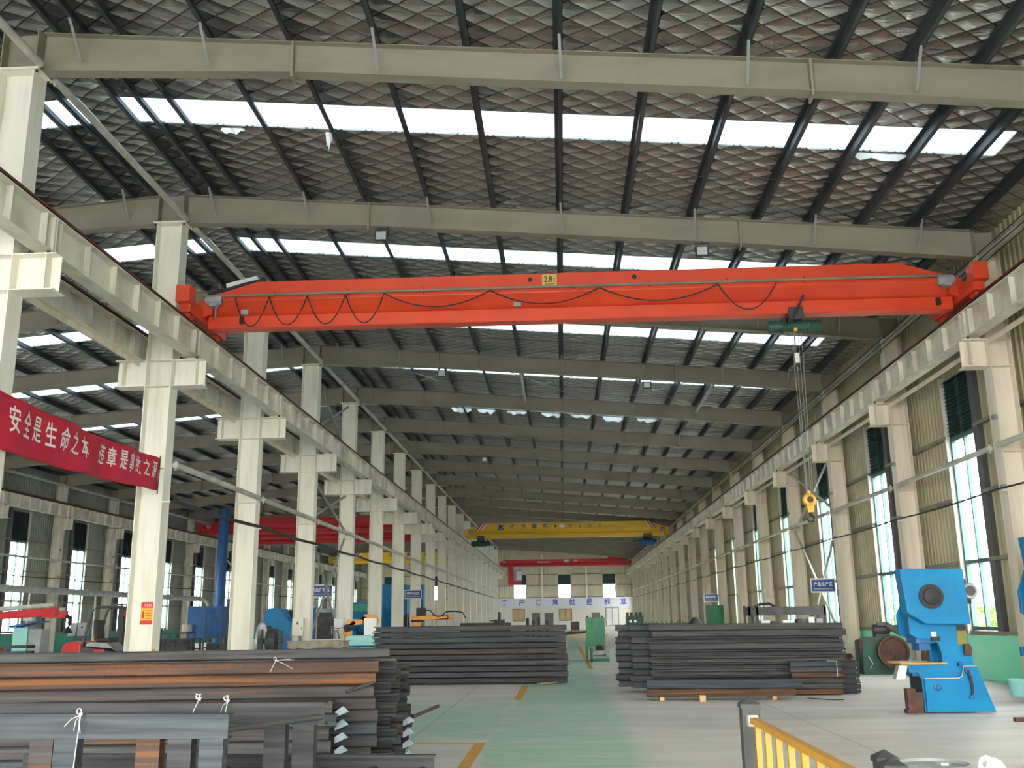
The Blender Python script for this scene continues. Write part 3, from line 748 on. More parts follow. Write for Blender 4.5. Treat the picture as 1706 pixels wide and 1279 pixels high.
br = []
for i in range(9):
    x = RLX+1.9-cx+i*1.85
    b = MB(); b.box(x-.015, x+.015, -hw-.14, -hw, zu+.05, zu+.13); b.prism([(-hw, zu+.12), (-hw-.1, zu+.12), (-hw, zu+.24)], 'x', x-.012, x+.012); b.build('rail_bracket', 'orange', t)
fest = [-7.9, -7.05, -6.1, -5.15, -4.2, -1.6, 1.05, 3.9, 5.3]
for i in range(len(fest)-1):
    a, b_ = fest[i]-cx, fest[i+1]-cx; L = b_-a; dr = .9-.17*L if L < 2 else .38
    pts = [(a+L*q/14, -hw-.13, zu+.04-dr*4*(q/14)*(1-q/14)) for q in range(15)]
    MB().path(pts, .016, 6).build('festoon_cable', 'black', t)
for x in (-.62, 1.92):
    MB().disc((x-cx, -hw-.002, OH*.86), .058, .02, 'y', 20).build('round_opening', 'black', t)
cp = MB().box(-.33-cx, .03-cx, -hw-.014, -hw, OH*.70, OH*.97).build('capacity_plate', 'plate', t)
text('number', '2.8', 'black', cp, lambda u, v, w: (-.28-cx+u, -hw-.016-w, OH*.70+.10+v), width=.20, height=.155, bold=.01)
text('number', 't', 'black', cp, lambda u, v, w: (-.055-cx+u, -hw-.016-w, OH*.70+.10+v), width=.045, height=.10)
lnn = MB().box(-.26-cx, -.02-cx, -hw-.0165, -hw-.012, OH*.70+.045, OH*.70+.06); lnn.build('small_print', 'black', cp)
for x, z in ((-.95, .42), (-7.75, .40)): MB().box(x-cx-.09, x-cx+.09, -.245, -.22, z-.06, z+.07).build('maker_plate', 'grey', t)
cb = MB(); cb.bar((RLX+.62-cx, -.1, OH*.73+.24), (RLX+1.4-cx, -.1, OH*.97+.16), .3, .2); cb.build('control_cabinet', 'white', t)
MB().path([(RLX+.2-cx,-.36,.86),(RLX+.7-cx,-.38,.96),(RLX+1.1-cx,-.36,1.09),(RLX+1.65-cx,-.34,1.21)], .045, 8).build('cable_bundle', 'black', t)
MB().tube((RLX+.48-cx, -hw-.1, zu+.1), (RLX+.48-cx, -hw-.1, .14), .02, 6).build('rail_post', 'brace', t)
for x in (RLX+1.05, RRX-.55): MB().box(x-cx-.05, x-cx+.05, -.28, -.2, .1, .28).build('end_stop', 'bolt', t)

# hoist hanging under it
hx = 5.78; hz = OZB-.27
ht = thing('rope_hoist', 'dark green rope hoist under the orange crane, with long ropes and a yellow hook block', 'hoist', (hx, OY, hz))
b = MB(); b.lathe([(.001,-.64),(.13,-.64),(.155,-.60),(.155,-.34),(.17,-.34),(.17,-.28),(.145,-.28),(.145,.28),(.17,.28),(.17,.34),(.15,.36),(.15,.60),(.12,.64),(.001,.64)], (0,0,0), 'x', 22); b.build('drum_housing', 'dgreen', ht, smooth=True)
b = MB(); b.prism([(-.19,.14),(.19,.14),(.17,.42),(-.17,.42)], 'y', -.26, -.225); b.prism([(-.19,.14),(.19,.14),(.17,.42),(-.17,.42)], 'y', .225, .26); b.box(-.16,.16,-.25,.25,.12,.17)
for x in (-.11, .11):
    for y in (-.236, .236): b.disc((x, y, .34), .075, .06, 'y', 16)
b.build('trolley', 'dark', ht, bevel=.008)
MB().bar((-.12,-.28,.10), (.17,-.42,.66), .05, .05).build('towing_arm', 'black', ht)
b = MB().box(-.32,-.2,-.20,-.13,-.02,.16); b.box(-.24,-.06,-.2,-.12,.04,.15); b.build('limit_switch', 'black', ht)
MB().lathe([(.001,-.04),(.04,-.04),(.055,0),(.04,.05),(.001,.05)], (-.02,-.14,-.13), 'z', 12).build('rope_guide', 'copper', ht, smooth=True)
hk = -4.35
for i, (x0, x1) in enumerate(((-.10, -.05), (-.02, -.03), (.06, .05), (.14, .09))):
    MB().tube((x0, -.02, -.14), (x1, -.02, hk+.27), .008, 5).build('wire_rope', 'brace', ht)
MB().path([(-.06,-.14,-.15),(-.1,-.16,-1.0),(-.13,-.16,-1.06)], .010, 5).build('pendant_cable', 'brace', ht)
MB().box(-.10,-.0,-.20,-.13,-.96,-.72).build('weight_tag', 'white', ht)
b = MB(); b.lathe([(.001,-.10),(.10,-.10),(.15,-.07),(.17,0),(.15,.07),(.10,.10),(.001,.10)], (0,0,hk+.13), 'y', 22); b.prism([(-.10,hk+.12),(.10,hk+.12),(.06,hk-.16),(-.06,hk-.16)], 'y', -.07, .07); b.tube((0,0,hk+.22),(0,0,hk+.34),.05,10)
hb = b.build('hook_block', 'copper', ht, smooth=True)
MB().disc((0,0,hk+.13), .075, .212, 'y', 20).build('sheave_slot', 'rust', hb)
pts = [(0,0,hk-.14),(0,0,hk-.22)]+[(.075*math.sin(a), 0, hk-.30+.075*math.cos(a)) for a in [math.radians(q) for q in range(0, 290, 24)]]
MB().path(pts, .03, 8, .014).build('hook', 'black', hb, smooth=True)

# yellow crane further down
t, cx, zu, zl, hw = crane('yellow bridge crane with blue characters and red white stripes, deep in the hall', 92, RLX, RRX, 9.0, 1.42, 'yellowc', .36, 1.9)
for i, ch in enumerate('大方重机'):
    X = (856.5+i*18.2-937.3)*.0569-cx
    text('character', ch, 'navy', t, lambda u, v, w, X=X: (X-.25+u, -hw-.01-w, .86+v), width=.48, height=.46, bold=.015)
for i, ch in enumerate('安全生产'):
    X = (951.5+i*16.4-937.3)*.0569-cx
    text('character', ch, 'dgreen', t, lambda u, v, w, X=X: (X-.17+u, -hw-.01-w, .88+v), width=.32, height=.34)
b = MB(); b.prism([(-5.95,.80),(-5.6,.95),(-5.3,1.25),(-5.55,1.2),(-5.85,1.3)], 'y', -hw-.012, -hw-.002); b.prism([(-5.95,.80),(-5.35,.98),(-5.5,.78)], 'y', -hw-.013, -hw-.002); b.v = [(x-cx,y,z) for x,y,z in b.v]; b.build('bird_emblem', 'navy', t)
b = MB().box(-.15-cx+.0, .30-cx, -hw-.012, -hw-.002, .92, 1.18); b.build('small_plate', 'white', t)
MB().disc((-.55-cx, -hw-.006, 1.05), .13, .01, 'y', 14).build('green_mark', 'dgreen', t)
for s, X0 in ((1, -8.05), (-1, 8.85)):
    for i, m in enumerate(('redc', 'white', 'redc', 'white')):
        a = X0+s*i*.14; b = MB(); b.prism([(a, .74), (a+s*.14, .74), (a+s*.14+s*.55, 1.40), (a+s*.55, 1.40)], 'y', -hw-.012, -hw-.002)
        b.v = [(x-cx,y,z) for x,y,z in b.v]; b.build('stripe', m, t)
h2 = thing('rope_hoist', 'dark hoist under the left end of the yellow crane', 'hoist', (-7.6, 92, 8.55))
b = MB(); b.lathe([(.001,-.9),(.22,-.9),(.26,-.8),(.26,.5),(.2,.6),(.2,.9),(.001,.9)], (0,0,0), 'x', 16); b.build('drum_housing', 'dgreen', h2, smooth=True)
b = MB(); b.box(-.35,.35,-.36,-.31,.2,.7); b.box(-.35,.35,.31,.36,.2,.7); b.box(-.3,.3,-.36,.36,.16,.24); b.box(-.25,.25,-.1,.1,.24,.448); b.build('trolley', 'dark', h2)
h3 = thing('rope_hoist', 'dark navy hoist under the right end of the yellow crane', 'hoist', (8.0, 92, 8.5))
b = MB(); b.lathe([(.001,-.8),(.25,-.8),(.3,-.7),(.3,.5),(.22,.6),(.22,.8),(.001,.8)], (0,0,0), 'x', 16); b.build('drum_housing', 'navy', h3, smooth=True)
b = MB(); b.box(-.4,.4,-.36,-.31,.25,.75); b.box(-.4,.4,.31,.36,.25,.75); b.box(-.35,.35,-.36,.36,.2,.3); b.box(-.25,.25,-.1,.1,.3,.498); b.build('trolley', 'dark', h3)

# red crane with a cab at the far end
t, cx, zu, zl, hw = crane('crimson bridge crane with a hanging cab at the far end of the hall', 143.5, RLX, RRX, 9.02, 1.0, 'redc', .4, .35)
b = MB(); b.box(-7.9-cx, -7.1-cx, -.4, .4, -2.6, .1); b.box(-7.1-cx, -5.9-cx, -.4, .4, -2.6, -2.1); b.build('cab_frame', 'redc', t)
b = MB(); b.box(-7.05-cx, -5.9-cx, -.35, .35, -2.08, -.4); b.build('cab', 'grey', t)
b = MB(); b.box(-6.65-cx, -5.95-cx, -.38, -.33, -1.9, -.7); b.build('cab_window', 'white', t)
b = MB(); b.box(-3.6-cx, -1.8-cx, -hw-.02, -hw-.001, .16+.36, .36+.30); b.build('white_sign', 'white', t)
b = MB(); b.box(.25-cx, .95-cx, -hw-.02, -hw-.001, .58, .92); b.build('white_plate', 'white', t)
b = MB(); b.box(1.7-cx, 2.2-cx, -hw-.02, -hw-.001, .62, .9); b.build('yellow_plate', 'plate', t)
tr = thing('hoist_trolley', 'grey hoist trolley with red rail on the right end of the crimson crane', 'hoist', (7.6, 143.5, 10.06))
MB().box(-1.0, 1.0, -.5, .5, 0, .2).build('frame', 'redc', tr); b = MB(); b.lathe([(.3,-.7),(.3,.7)], (0,0,.45), 'x', 16); b.build('drum', 'grey', tr, smooth=True)
# left aisle cranes
XA, XB_ = -29.68, -10.38
crane('red bridge crane in the left aisle, the nearer one', 80.3, XA, XB_, 8.77, 1.3, 'redc', .36, 2.4)
crane('red bridge crane in the left aisle, behind the nearer one', 91.5, XA, XB_, 8.77, 1.15, 'redc', .34, 2.0)
t, cx, zu, zl, hw = crane('yellow bridge crane at the far end of the left aisle', 126, XA, XB_, 8.8, 1.35, 'yellowc', .36, 1.9)
for s in (1,):
    for i, m in enumerate(('redc', 'white', 'redc', 'white')):
        a = -27.2+i*.22; b = MB(); b.prism([(a,.72),(a+.22,.72),(a+.8,1.33),(a+.58,1.33)], 'y', -hw-.012, -hw-.002); b.v = [(x-cx,y,z) for x,y,z in b.v]; b.build('stripe', m, t)
for i, ch in enumerate('大方重机'):
    X = -24.6+i*2.3-cx
    text('character', ch, 'navy', t, lambda u, v, w, X=X: (X+u, -hw-.01-w, .80+v), width=.55, height=.5, bold=.015)

# ------------------------------------------------------------------ banner and signs on the columns
bn = thing('safety_banner', 'long red cloth banner with white characters strung between the two nearest middle columns', 'banner', (-9.22, 22.0, 4.6))
def bmap(u, v, w=0.):
    """u 0..1 from the near column to the far one, v 0..1 up the cloth"""
    y = 15.2+(22.14-15.2)*u; top = 5.44-.07*math.sin(math.pi*u)-.03*u; hgt = .98-.22*u-.02*math.sin(math.pi*u)
    z = top-hgt*(1-v); x = -9.25-.13*u+.05*math.sin(u*17+v*2)*math.sin(math.pi*u)+.03*math.sin(u*31-v*3)
    return (x+9.22+w, y-22.0, z-4.6)
m = MB(); NU, NV = 60, 10
vs = [bmap(i/NU, j/NV) for i in range(NU+1) for j in range(NV+1)]
m.add(vs, [(i*(NV+1)+j, (i+1)*(NV+1)+j, (i+1)*(NV+1)+j+1, i*(NV+1)+j+1) for i in range(NU) for j in range(NV)])
cl = m.build('cloth', 'banner', bn, smooth=True); md = cl.modifiers.new('thick', 'SOLIDIFY'); md.thickness = .004
cs = '安全是生命之本 违章是事故之源'
for i, ch in enumerate(cs):
    if ch == ' ': continue
    u0 = .055+.0626*i
    text('character', ch, 'letter', bn, lambda a, b_, w, u0=u0: bmap(u0+a/6.72, .36+b_*.62, .012), width=.30, height=.80, bold=.012)
for u in (0, 1):
    p = bmap(u, 1); q = bmap(u, 0); MB().tube((p[0], p[1], p[2]+.06), (q[0], q[1], q[2]-.08), .014, 6).build('end_rod', 'rust', bn)

nt_ = thing('safety_notice', 'small red and yellow notice on the second middle column', 'notice', (-9.55, Yk(1)-.018, 1.62))
MB().box(-.14, .14, -.006, .0, 0, .50).build('plate', 'signyel', nt_)
MB().box(-.14, .14, -.009, -.006, .37, .50).build('header', 'signred', nt_); MB().box(-.14, .14, -.009, -.006, 0, .09).build('footer', 'signred', nt_)
text('writing', '安全通道', 'white', nt_, lambda u, v, w: (-.06+u, -.0095, .405+v), width=.17, height=.055)
b = MB(); b.prism([(-.12,.40),(-.08,.40),(-.08,.47),(-.12,.47)], 'y', -.0105, -.0095)
for q in range(4): b.box(-.02, .11, -.0075, -.006, .13+q*.055, .15+q*.055)
b.prism([(-.11,.14),(-.06,.14),(-.05,.22),(-.08,.32),(-.11,.26)], 'y', -.0075, -.006); b.build('markings', 'signred', nt_)
single('hazard_sticker', MB().box(-9.30, -9.296, Yk(1)-.19, Yk(1)-.02, .78, 1.08), 'signyel', 'small yellow and black sticker low on the right flange of the second middle column', 'sticker')

def board(x, y, z, w, h, s, lab, hang=None, facing=0.):
    t = thing('area_sign', lab, 'sign', (x, y, z), facing, None)
    MB().box(-w/2, w/2, -.02, .02, 0, h).build('panel', 'navy', t)
    f = MB()
    for zz in (-.05, h): f.box(-w/2-.03, w/2+.03, -.03, .03, zz, zz+.05)
    f.box(-w/2-.03, -w/2, -.03, .03, 0, h); f.box(w/2, w/2+.03, -.03, .03, 0, h); f.build('frame', 'white', t)
    text('writing', s, 'white', t, lambda u, v, w_: (-w*.41+u, -.022-w_, h*.42+v), width=w*.82, height=h*.40, bold=.02)
    MB().box(-w*.41, w*.41, -.024, -.02, h*.16, h*.26).build('small_print', 'grey', t)
    a = MB()
    if hang:
        for q in (-.35, .35): a.tube((q*w, 0, h+.05), (q*w, 0, hang-z), .012, 6)
    else: 
        for zz in (h*.25, h*.75): a.box(w/2, w/2+.35, -.015, .015, zz-.02, zz+.02)
    a.build('hangers', 'tube', t); return t
board(9.62, Yk(3)+.8, 2.50, .84, .42, '产品生产区', 'blue sign board with white characters by the cross brace on the right wall', facing=0)
board(9.5, 64.5, 2.6, .85, .42, '原料存放区', 'small white framed blue sign above the green cabinet at the right wall')
board(-10.75, 43.6, 2.72, 1.0, .46, '成品待检区', 'blue sign board with white characters between the fourth and fifth middle columns', hang=3.6)
board(-9.4, 62.0, 3.0, 1.0, .45, '焊接作业区', 'small blue sign board behind the orange robot with the black feeder', hang=.001)
# ------------------------------------------------------------------ steel stock
def chan_mesh(L, h, fl, t=.009, lip=0., teeth=0, slot=None):
    """C channel: x 0..L, web at y=0 facing -y, flanges to +y, optional toothed lips"""
    c = .014; m = MB(); m.prism([(c, 0), (fl, 0), (fl, t), (c, t), (t, c), (t, h-c), (c, h-t), (fl, h-t), (fl, h), (c, h), (0, h-c), (0, c)], 'x', 0, L)
    if lip:
        lo = .05 if teeth else lip
        m.box(0, L, fl-t, fl, t, t+lo); m.box(0, L, fl-t, fl, h-t-lip, h-t)
    if teeth:
        p = L/teeth
        for i in range(teeth): m.box(i*p, i*p+p*.5, fl-t, fl, t+.05, t+.068)
    return m
MESH = {}
def channel(L, h, fl, m, loc, rz, label, group, open_front=False, lip=0., teeth=0, name='steel_channel'):
    key = (round(L,2), h, fl, m, lip, teeth, open_front)
    if key not in MESH:
        mb = chan_mesh(L, h, fl, .009, lip, teeth)
        if open_front: mb.v = [(x, fl-y, z) for x, y, z in mb.v]
        o = mb.build(name, m); MESH[key] = o.data
    else:
        o = bpy.data.objects.new(name, MESH[key]); COL.objects.link(o)
    o.location = loc; o.rotation_euler = (0, 0, rz)
    return tag(o, label, 'steel channel', group)
def lay(i, n):
    return 'bottom' if i == 0 else 'top' if i == n-1 else '%s from the bottom' % ORD[i]
rr = random.Random(21)
def skid(x, y, dx, dy, lab, z=.06, m='wood'):
    o = MB().box(-dx/2, dx/2, -dy/2, dy/2, 0, z); b = o.build('timber_skid', m); b.location = (x, y, 0); return tag(b, lab, 'timber', 'timber skids')

# centre stack: two rows of ten, backs of the channels to the camera
n, h = 10, .146
for x in (-4.2, -.6): skid(x, 26.6, .10, 1.1, 'thin timber skid under the %s end of the tall stack left of the aisle' % ('left' if x < -2 else 'right'), .03)
for i in range(n):
    L = 4.9; x0 = -4.82+rr.uniform(-.03,.03)-(.04 if i > 5 else 0)
    channel(L, h-.018, .30, ('st0','st1','st0','st1','st0','st2','st0','st4','st0','st1')[i], (x0, 26.14+rr.uniform(-.012,.012), .035+i*h), 0,
            'dark steel channel, tall stack left of aisle, front row, %s' % lay(i, n), 'channels in the tall centre stack', lip=.02)
for i in range(n):
    channel(4.9, h-.018, .30, ('st0','st4')[i%2], (-5.10+rr.uniform(-.04,.04), 26.56, .035+i*h), 0,
            'dark steel channel, tall stack left of aisle, rear row, %s' % lay(i, n), 'channels in the tall centre stack', open_front=True, lip=.02)
single('rope_coil', MB().path([(.16*math.cos(a)-.62+.02*a, 25.9+.09*math.sin(a), .02+.003*a) for a in [q*.35 for q in range(40)]], .014, 6), 'rope', 'loose brown rope coil on the floor before the tall stack', 'rope')

# right stack: open channels with toothed lips towards the camera
n, h = 10, .138
for x in (2.5, 5.6): skid(x, 22.9, .12, 1.0, 'low timber skid under the %s end of the wide steel stack right of the aisle' % ('left' if x < 4 else 'right'), .10)
for r, (dx, dy) in enumerate(((0, 0), (-.42, .44), (-.72, .88))):
    for i in range(n):
        L = 4.25; of = r == 0 and i not in (9, 8, 6)
        channel(L, h-.008, .30, ('st1','st0','st1','st0','st1','st0','st1','st0','st1','st1')[i] if r == 0 else ('st0','st4','st1')[(i+r)%3],
                (1.92+dx+rr.uniform(-.05,.05), 22.42+dy, .105+i*h), 0,
                'steel channel, wide stack right of aisle, %s row, %s' % (('front','middle','rear')[r], lay(i, n)), 'channels in the wide right stack',
                open_front=of, lip=.022, teeth=85 if of else 0)
# short pile leaning at its right end and two long ones before it
for i in range(6):
    channel(1.08, .108, .34, ('st3','st1','st2','st3','st1','st4')[i], (4.78+rr.uniform(-.02,.02), 21.72, .02+i*.112), 0, 'short steel channel piled before the wide stack, %s' % lay(i, 6), 'short channels in front of the wide stack', lip=.015)
for i in range(6):
    channel(1.0, .108, .30, 'st0', (5.32+rr.uniform(-.02,.02), 22.08, .02+i*.112), 0, 'short dark channel behind the short pile by the wide stack, %s' % lay(i, 6), 'short channels in front of the wide stack', open_front=True, lip=.02, teeth=20)
for x in (1.95, 4.2): skid(x, 20.95, .09, .5, 'timber block under the %s end of the long channels before the wide stack' % ('left' if x < 3 else 'right'), .07)
channel(2.95, .15, .34, 'st3', (1.66, 20.72, .072), -.03, 'rusty long channel lying lowest before the wide right stack', 'loose channels before the wide stack', lip=.015)
channel(3.1, .17, .34, 'st4', (1.66, 20.74, .225), -.03, 'blue grey long channel lying on the rusty one before the wide right stack', 'loose channels before the wide stack', lip=.015)
single('wood_block', MB().box(2.66, 2.78, 20.35, 20.47, 0, .12), 'wood', 'small square wood block on the floor before the rusty channel', 'block')
single('wire_offcut', MB().path([(4.9,20.9,.012),(4.95,20.7,.02),(5.2,20.5,.012),(5.5,20.45,.01)], .010, 5), 'black', 'thin dark wire offcut on the floor right of the wide stack', 'wire')
# two narrow stacks behind its left end
for r, (x, y, L, n, m) in enumerate(((1.70, 28.6, 1.9, 10, 'st0'), (2.30, 26.0, 1.6, 9, 'st4'))):
    skid(x+.8, y+.2, 1.2, .3, 'timber under the %s narrow stack behind the wide stack' % ('further', 'nearer')[r], .05)
    for i in range(n):
        mm = 'st3' if (r == 1 and i < 2) else (m if i % 2 else 'st0')
        channel(L, .132, .4, mm, (x+rr.uniform(-.06,.06), y+rr.uniform(-.04,.04), .052+i*.138), 0, 'steel channel, %s narrow stack left of the wide stack, %s' % (('further','nearer')[r], lay(i, n)), 'channels in the narrow stacks', lip=.02)
single('twine_tie', MB().path([(5.55,21.70,.70),(5.75,21.70,.69),(5.75,21.695,.38)], .007, 5), 'twine', 'white twine over the short pile before the wide stack', 'twine')

# left foreground stack, turned a little
A = .13
def row(xe, ye, n, L, h, mats, lab, grp, z0=.02, lip=.0, fl=.34, of=False, jit=.05):
    """a row whose right end stands at (xe, ye)"""
    for i in range(n):
        j = rr.uniform(-jit, jit)
        Lx = L+j; x0 = xe-math.cos(A)*Lx+j*0; y0 = ye-math.sin(A)*Lx
        channel(L, h-.004, fl, mats[i % len(mats)], (xe+j-math.cos(A)*L, ye-math.sin(A)*L, z0+i*h), A, 'steel channel, %s of the left foreground stack, %s' % (lab, lay(i, n)), grp, open_front=of, lip=lip)
G = 'channels in the left foreground stack'
for (x, y, s) in ((-2.6, 10.9, 'right'), (-5.6, 10.4, 'left')):
    b = MB().box(-.06,.06,-1.7,1.9,0,.018).build('steel_skid', 'rust'); b.location = (x, y, 0); b.rotation_euler = (0,0,A); tag(b, 'flat steel skid under the %s part of the left foreground stack' % s, 'skid', 'steel skids')
row(-2.30, 9.95, 7, 6.0, .122, ('st4','st2','st4','st1','st2','st4','st2'), 'front row', G, fl=.28)
row(-1.97, 10.42, 10, 6.2, .122, ('st1','st4','st1','st0','st4','st1','st2','st2','st3','st3'), 'second row', G, fl=.30)
row(-1.86, 11.0, 10, 6.2, .122, ('st0','st1','st0','st4'), 'third row', G, fl=.30, of=True, lip=.02)
channel(6.0, .10, .26, 'st1', (-1.94-math.cos(A)*6.0, 11.1-math.sin(A)*6.0, .02+10*.122), A, 'grey steel channel lying alone on top of the left foreground stack', G)
row(-1.86, 11.62, 9, 6.0, .122, ('st4','st0','st1','st2'), 'fourth row', G, fl=.30)
row(-1.90, 12.3, 9, 6.0, .122, ('st0','st0','st1'), 'fifth row', G, fl=.40, of=True, lip=.03)
# bright slotted strips showing at the row ends
for (xe, ye, n, nm) in ((-2.29, 10.05, 6, 'front row'), (-1.86, 11.60, 4, 'fourth row')):
    for i in range(n):
        m = MB(); z = .10+i*.122
        m.prism([(0,.0),(.135,.055),(.075,.105),(.0,.06)], 'y', 0, .008)
        for q in range(5): m.prism([(.004+q*.024,.012+q*.010),(.012+q*.024,.015+q*.010),(.006+q*.019,.052+q*.009),(.0+q*.019,.050+q*.009)], 'y', -.002, .0)
        o = m.build('slotted_strip', 'slot'); o.location = (xe, ye, z); o.rotation_euler = (0,0,A)
        tag(o, 'bright slotted strip ending the %s of the left foreground stack, %s' % (nm, lay(i, n)), 'metal strip', 'slotted strips')
m = MB().tube((-1.86,12.35,.50),(-1.58,12.62,.60),.022,8); single('round_bar', m, 'rust', 'round bar sticking out of the right end of the left foreground stack', 'bar')
m = MB().tube((-2.22,10.2,.94),(-1.98,10.38,1.02),.018,8); single('round_bar', m, 'dark', 'dark round bar at the corner of the second row of the left foreground stack', 'bar')

# welded frames in front of it
def frame(lab, loc, rz, xl, xr, off, z, legs, rods, zleg, m1, m2, zr=None):
    t = thing('welded_steel_frame', lab, 'steel frame', loc, rz)
    for (y, dx, mm) in ((0, 0, m1), (off, .32, m2)):
        b = MB(); L0, L1 = xl, xr+dx; b.box(L0, L1, y-.004, y+.004, z-.13, z); b.box(L0, L1, y+.004, y+.07, z-.009, z); b.box(L0, L1, y+.004, y+.07, z-.13, z-.121)
        b.build('rail', mm, t)
    for x in rods: MB().tube((x, .01, z-.085), (x+.32, off-.005, z-.085), .017, 10).build('rod', 'dark', t, smooth=True)
    for x, y, mm in legs:
        b = MB(); b.box(x, x+.135, y, y+.008, zleg, z-.132); b.box(x, x+.008, y+.008, y+.07, zleg, z-.132); b.box(x+.127, x+.135, y+.008, y+.07, zleg, z-.132); b.build('leg', mm, t)
    return t
frame('upper welded frame with grey channel rails, nearest at the lower left', (-1.84, 5.5, 0), -.06, -1.9, 0, .72, 1.155,
      [(-1.14,.0,'st2'),(-1.0,.0,'st4'),(-.66,.72,'st2'),(-.50,.72,'st0'),(-.52,.0,'st3'),(-.34,.0,'st0'),(-.06,.72,'st0'),(.12,.72,'st0'),(-.16,.0,'st4')], (-.02, -.9, -1.6), .75, 'st4', 'st0')
frame('lower welded frame with round rods, under the upper frame at the lower left', (-1.62, 6.2, 0), -.06, -2.3, .35, .82, .745,
      [(-1.9,.0,'st0'),(-.2,.0,'st0'),(.2,.82,'st0'),(-1.9,.82,'st0'),(-.9,.82,'st0')], (-1.5,-1.1,-.75,-.4,-.05,.28), 0., 'st1', 'st0')
def twine(x, y, z, lab, seed, dn=.35, tails=((-.075,-.065),(-.02,-.085),(.018,-.10)), sx=0.):
    q = random.Random(seed); t = thing('twine_tie', lab, 'twine', (x, y, z), 0, 'twine ties')
    MB().path([(.0+.013*math.cos(a), -.012, .014+.015*math.sin(a)) for a in [i*.5 for i in range(14)]], .003, 6).build('loop', 'twine', t)
    MB().lathe([(.001,-.011),(.009,-.007),(.011,.002),(.007,.009),(.001,.011)], (.012,-.012,.0), 'z', 8).build('knot', 'twine', t, smooth=True)
    for dx, dz in tails:
        MB().path([(.01,-.014,-.005),(dx*.5,-.02,dz*.4),(dx,-.014,dz)], .0024, 5).build('tail', 'twine', t)
    MB().path([(.012,-.014,0),(.004+sx*.5,-.016,-dn*.5),(-.004+sx,-.016,-dn)], .003, 5).build('strand', 'twine', t)
twine(-2.69, 5.53, 1.158, 'knotted white twine on the nearest frame rail', 1, .30)
twine(-2.28, 6.22, 1.18, 'white twine tie standing on the second frame rail, left one', 2, .12, ((.02,.03),(-.012,.035),(.028,.012)), -.04)
twine(-2.10, 6.22, 1.17, 'white twine tie on the second frame rail, right one', 3, .12, ((-.03,-.07),(.012,.035),(-.02,.02)), -.005)
twine(-2.95, 10.16, 1.262, 'white twine bow on the left foreground stack', 4, .12, ((.20,.0),(.19,-.09),(.16,.01)), -.04)

# ------------------------------------------------------------------ railing and posts
gp = thing('guard_railing', 'yellow barred guard railing with a charcoal end post at the lower right', 'railing', (1.14, 6.42, 0), 0)
b = MB(); b.box(-.055,.055,-.055,.055,0,1.11); b.build('post', 'post', gp, bevel=.005)
b = MB(); b.add([(-.062,-.062,1.11),(.062,-.062,1.11),(.062,.062,1.11),(-.062,.062,1.11),(0,0,1.15)], [(0,1,4),(1,2,4),(2,3,4),(3,0,4),(0,3,2,1)]); b.box(-.062,.062,-.062,.062,1.085,1.11); b.build('post_cap', 'post', gp)
MB().box(-.022,.022,-3.6,-.05,1.005,1.04).build('top_rail', 'fence', gp); MB().box(-.02,.02,-3.6,-.05,.12,.155).build('bottom_rail', 'fence', gp)
MB().box(-.03,.03,-.12,-.05,.985,1.05).build('rail_bracket', 'duct', gp)
for i in range(12): MB().box(-.016,.016,-.24-i*.29-.016,-.24-i*.29+.016,.155,1.005).build('baluster', 'fence', gp)
def bollard(x, y, z, lab):
    p = thing('charcoal_post', lab, 'post', (x, y, 0), 0, 'posts at the lower right')
    MB().box(-.055,.055,-.055,.055,0,z-.04).build('post', 'post', p, bevel=.005)
    b = MB(); b.add([(-.062,-.062,z-.04),(.062,-.062,z-.04),(.062,.062,z-.04),(-.062,.062,z-.04),(0,0,z)], [(0,1,4),(1,2,4),(2,3,4),(3,0,4),(0,3,2,1)]); b.box(-.062,.062,-.062,.062,z-.07,z-.04); b.build('post_cap', 'post', p)
bollard(1.79, 5.92, .9, 'left one of the two short charcoal posts at the bottom right edge'); bollard(1.735, 5.62, .9, 'right one of the two short charcoal posts at the bottom right edge')
t = thing('steel_drum', 'grey round steel drum behind the two charcoal posts at the bottom right', 'drum', (2.33, 6.7, 0))
b = MB(); b.lathe([(.001,0),(.22,0),(.22,.22),(.228,.235),(.22,.25),(.22,.46),(.228,.475),(.22,.49),(.22,.70),(.228,.71),(.21,.72),(.205,.70),(.001,.70)], (0,0,0), 'z', 32); b.build('body', 'grey', t, smooth=True)
MB().lathe([(.001,.70),(.05,.70),(.05,.715),(.001,.715)], (.08,.05,0), 'z', 14).build('bung', 'zinc', t)
t = thing('clevis_stand', 'white clevis bracket with a pin on a stand at the bottom right corner', 'bracket', (2.30, 5.62, 0))
b = MB(); b.box(-.03,.03,-.03,.03,0,.74); b.box(-.15,.15,-.12,.12,0,.02); b.build('stand', 'white', t)
for y in (-.05, .05):
    pts = [(-.07,.74),(.07,.74)]+[(.045+.0*a+.035*math.cos(a), .86+.035*math.sin(a)) for a in [math.radians(q) for q in range(-10, 181, 20)]]
    b = MB(); b.prism([(-.10,.72),(.08,.72),(.04,.80),(-.02,.885),(-.05,.90),(-.085,.885),(-.10,.84)], 'y', y-.008, y+.008); b.build('cheek_plate', 'white', t, bevel=.003)
MB().tube((-.06,-.085,.855),(-.06,.085,.855),.018,12).build('pin', 'zinc', t, smooth=True)

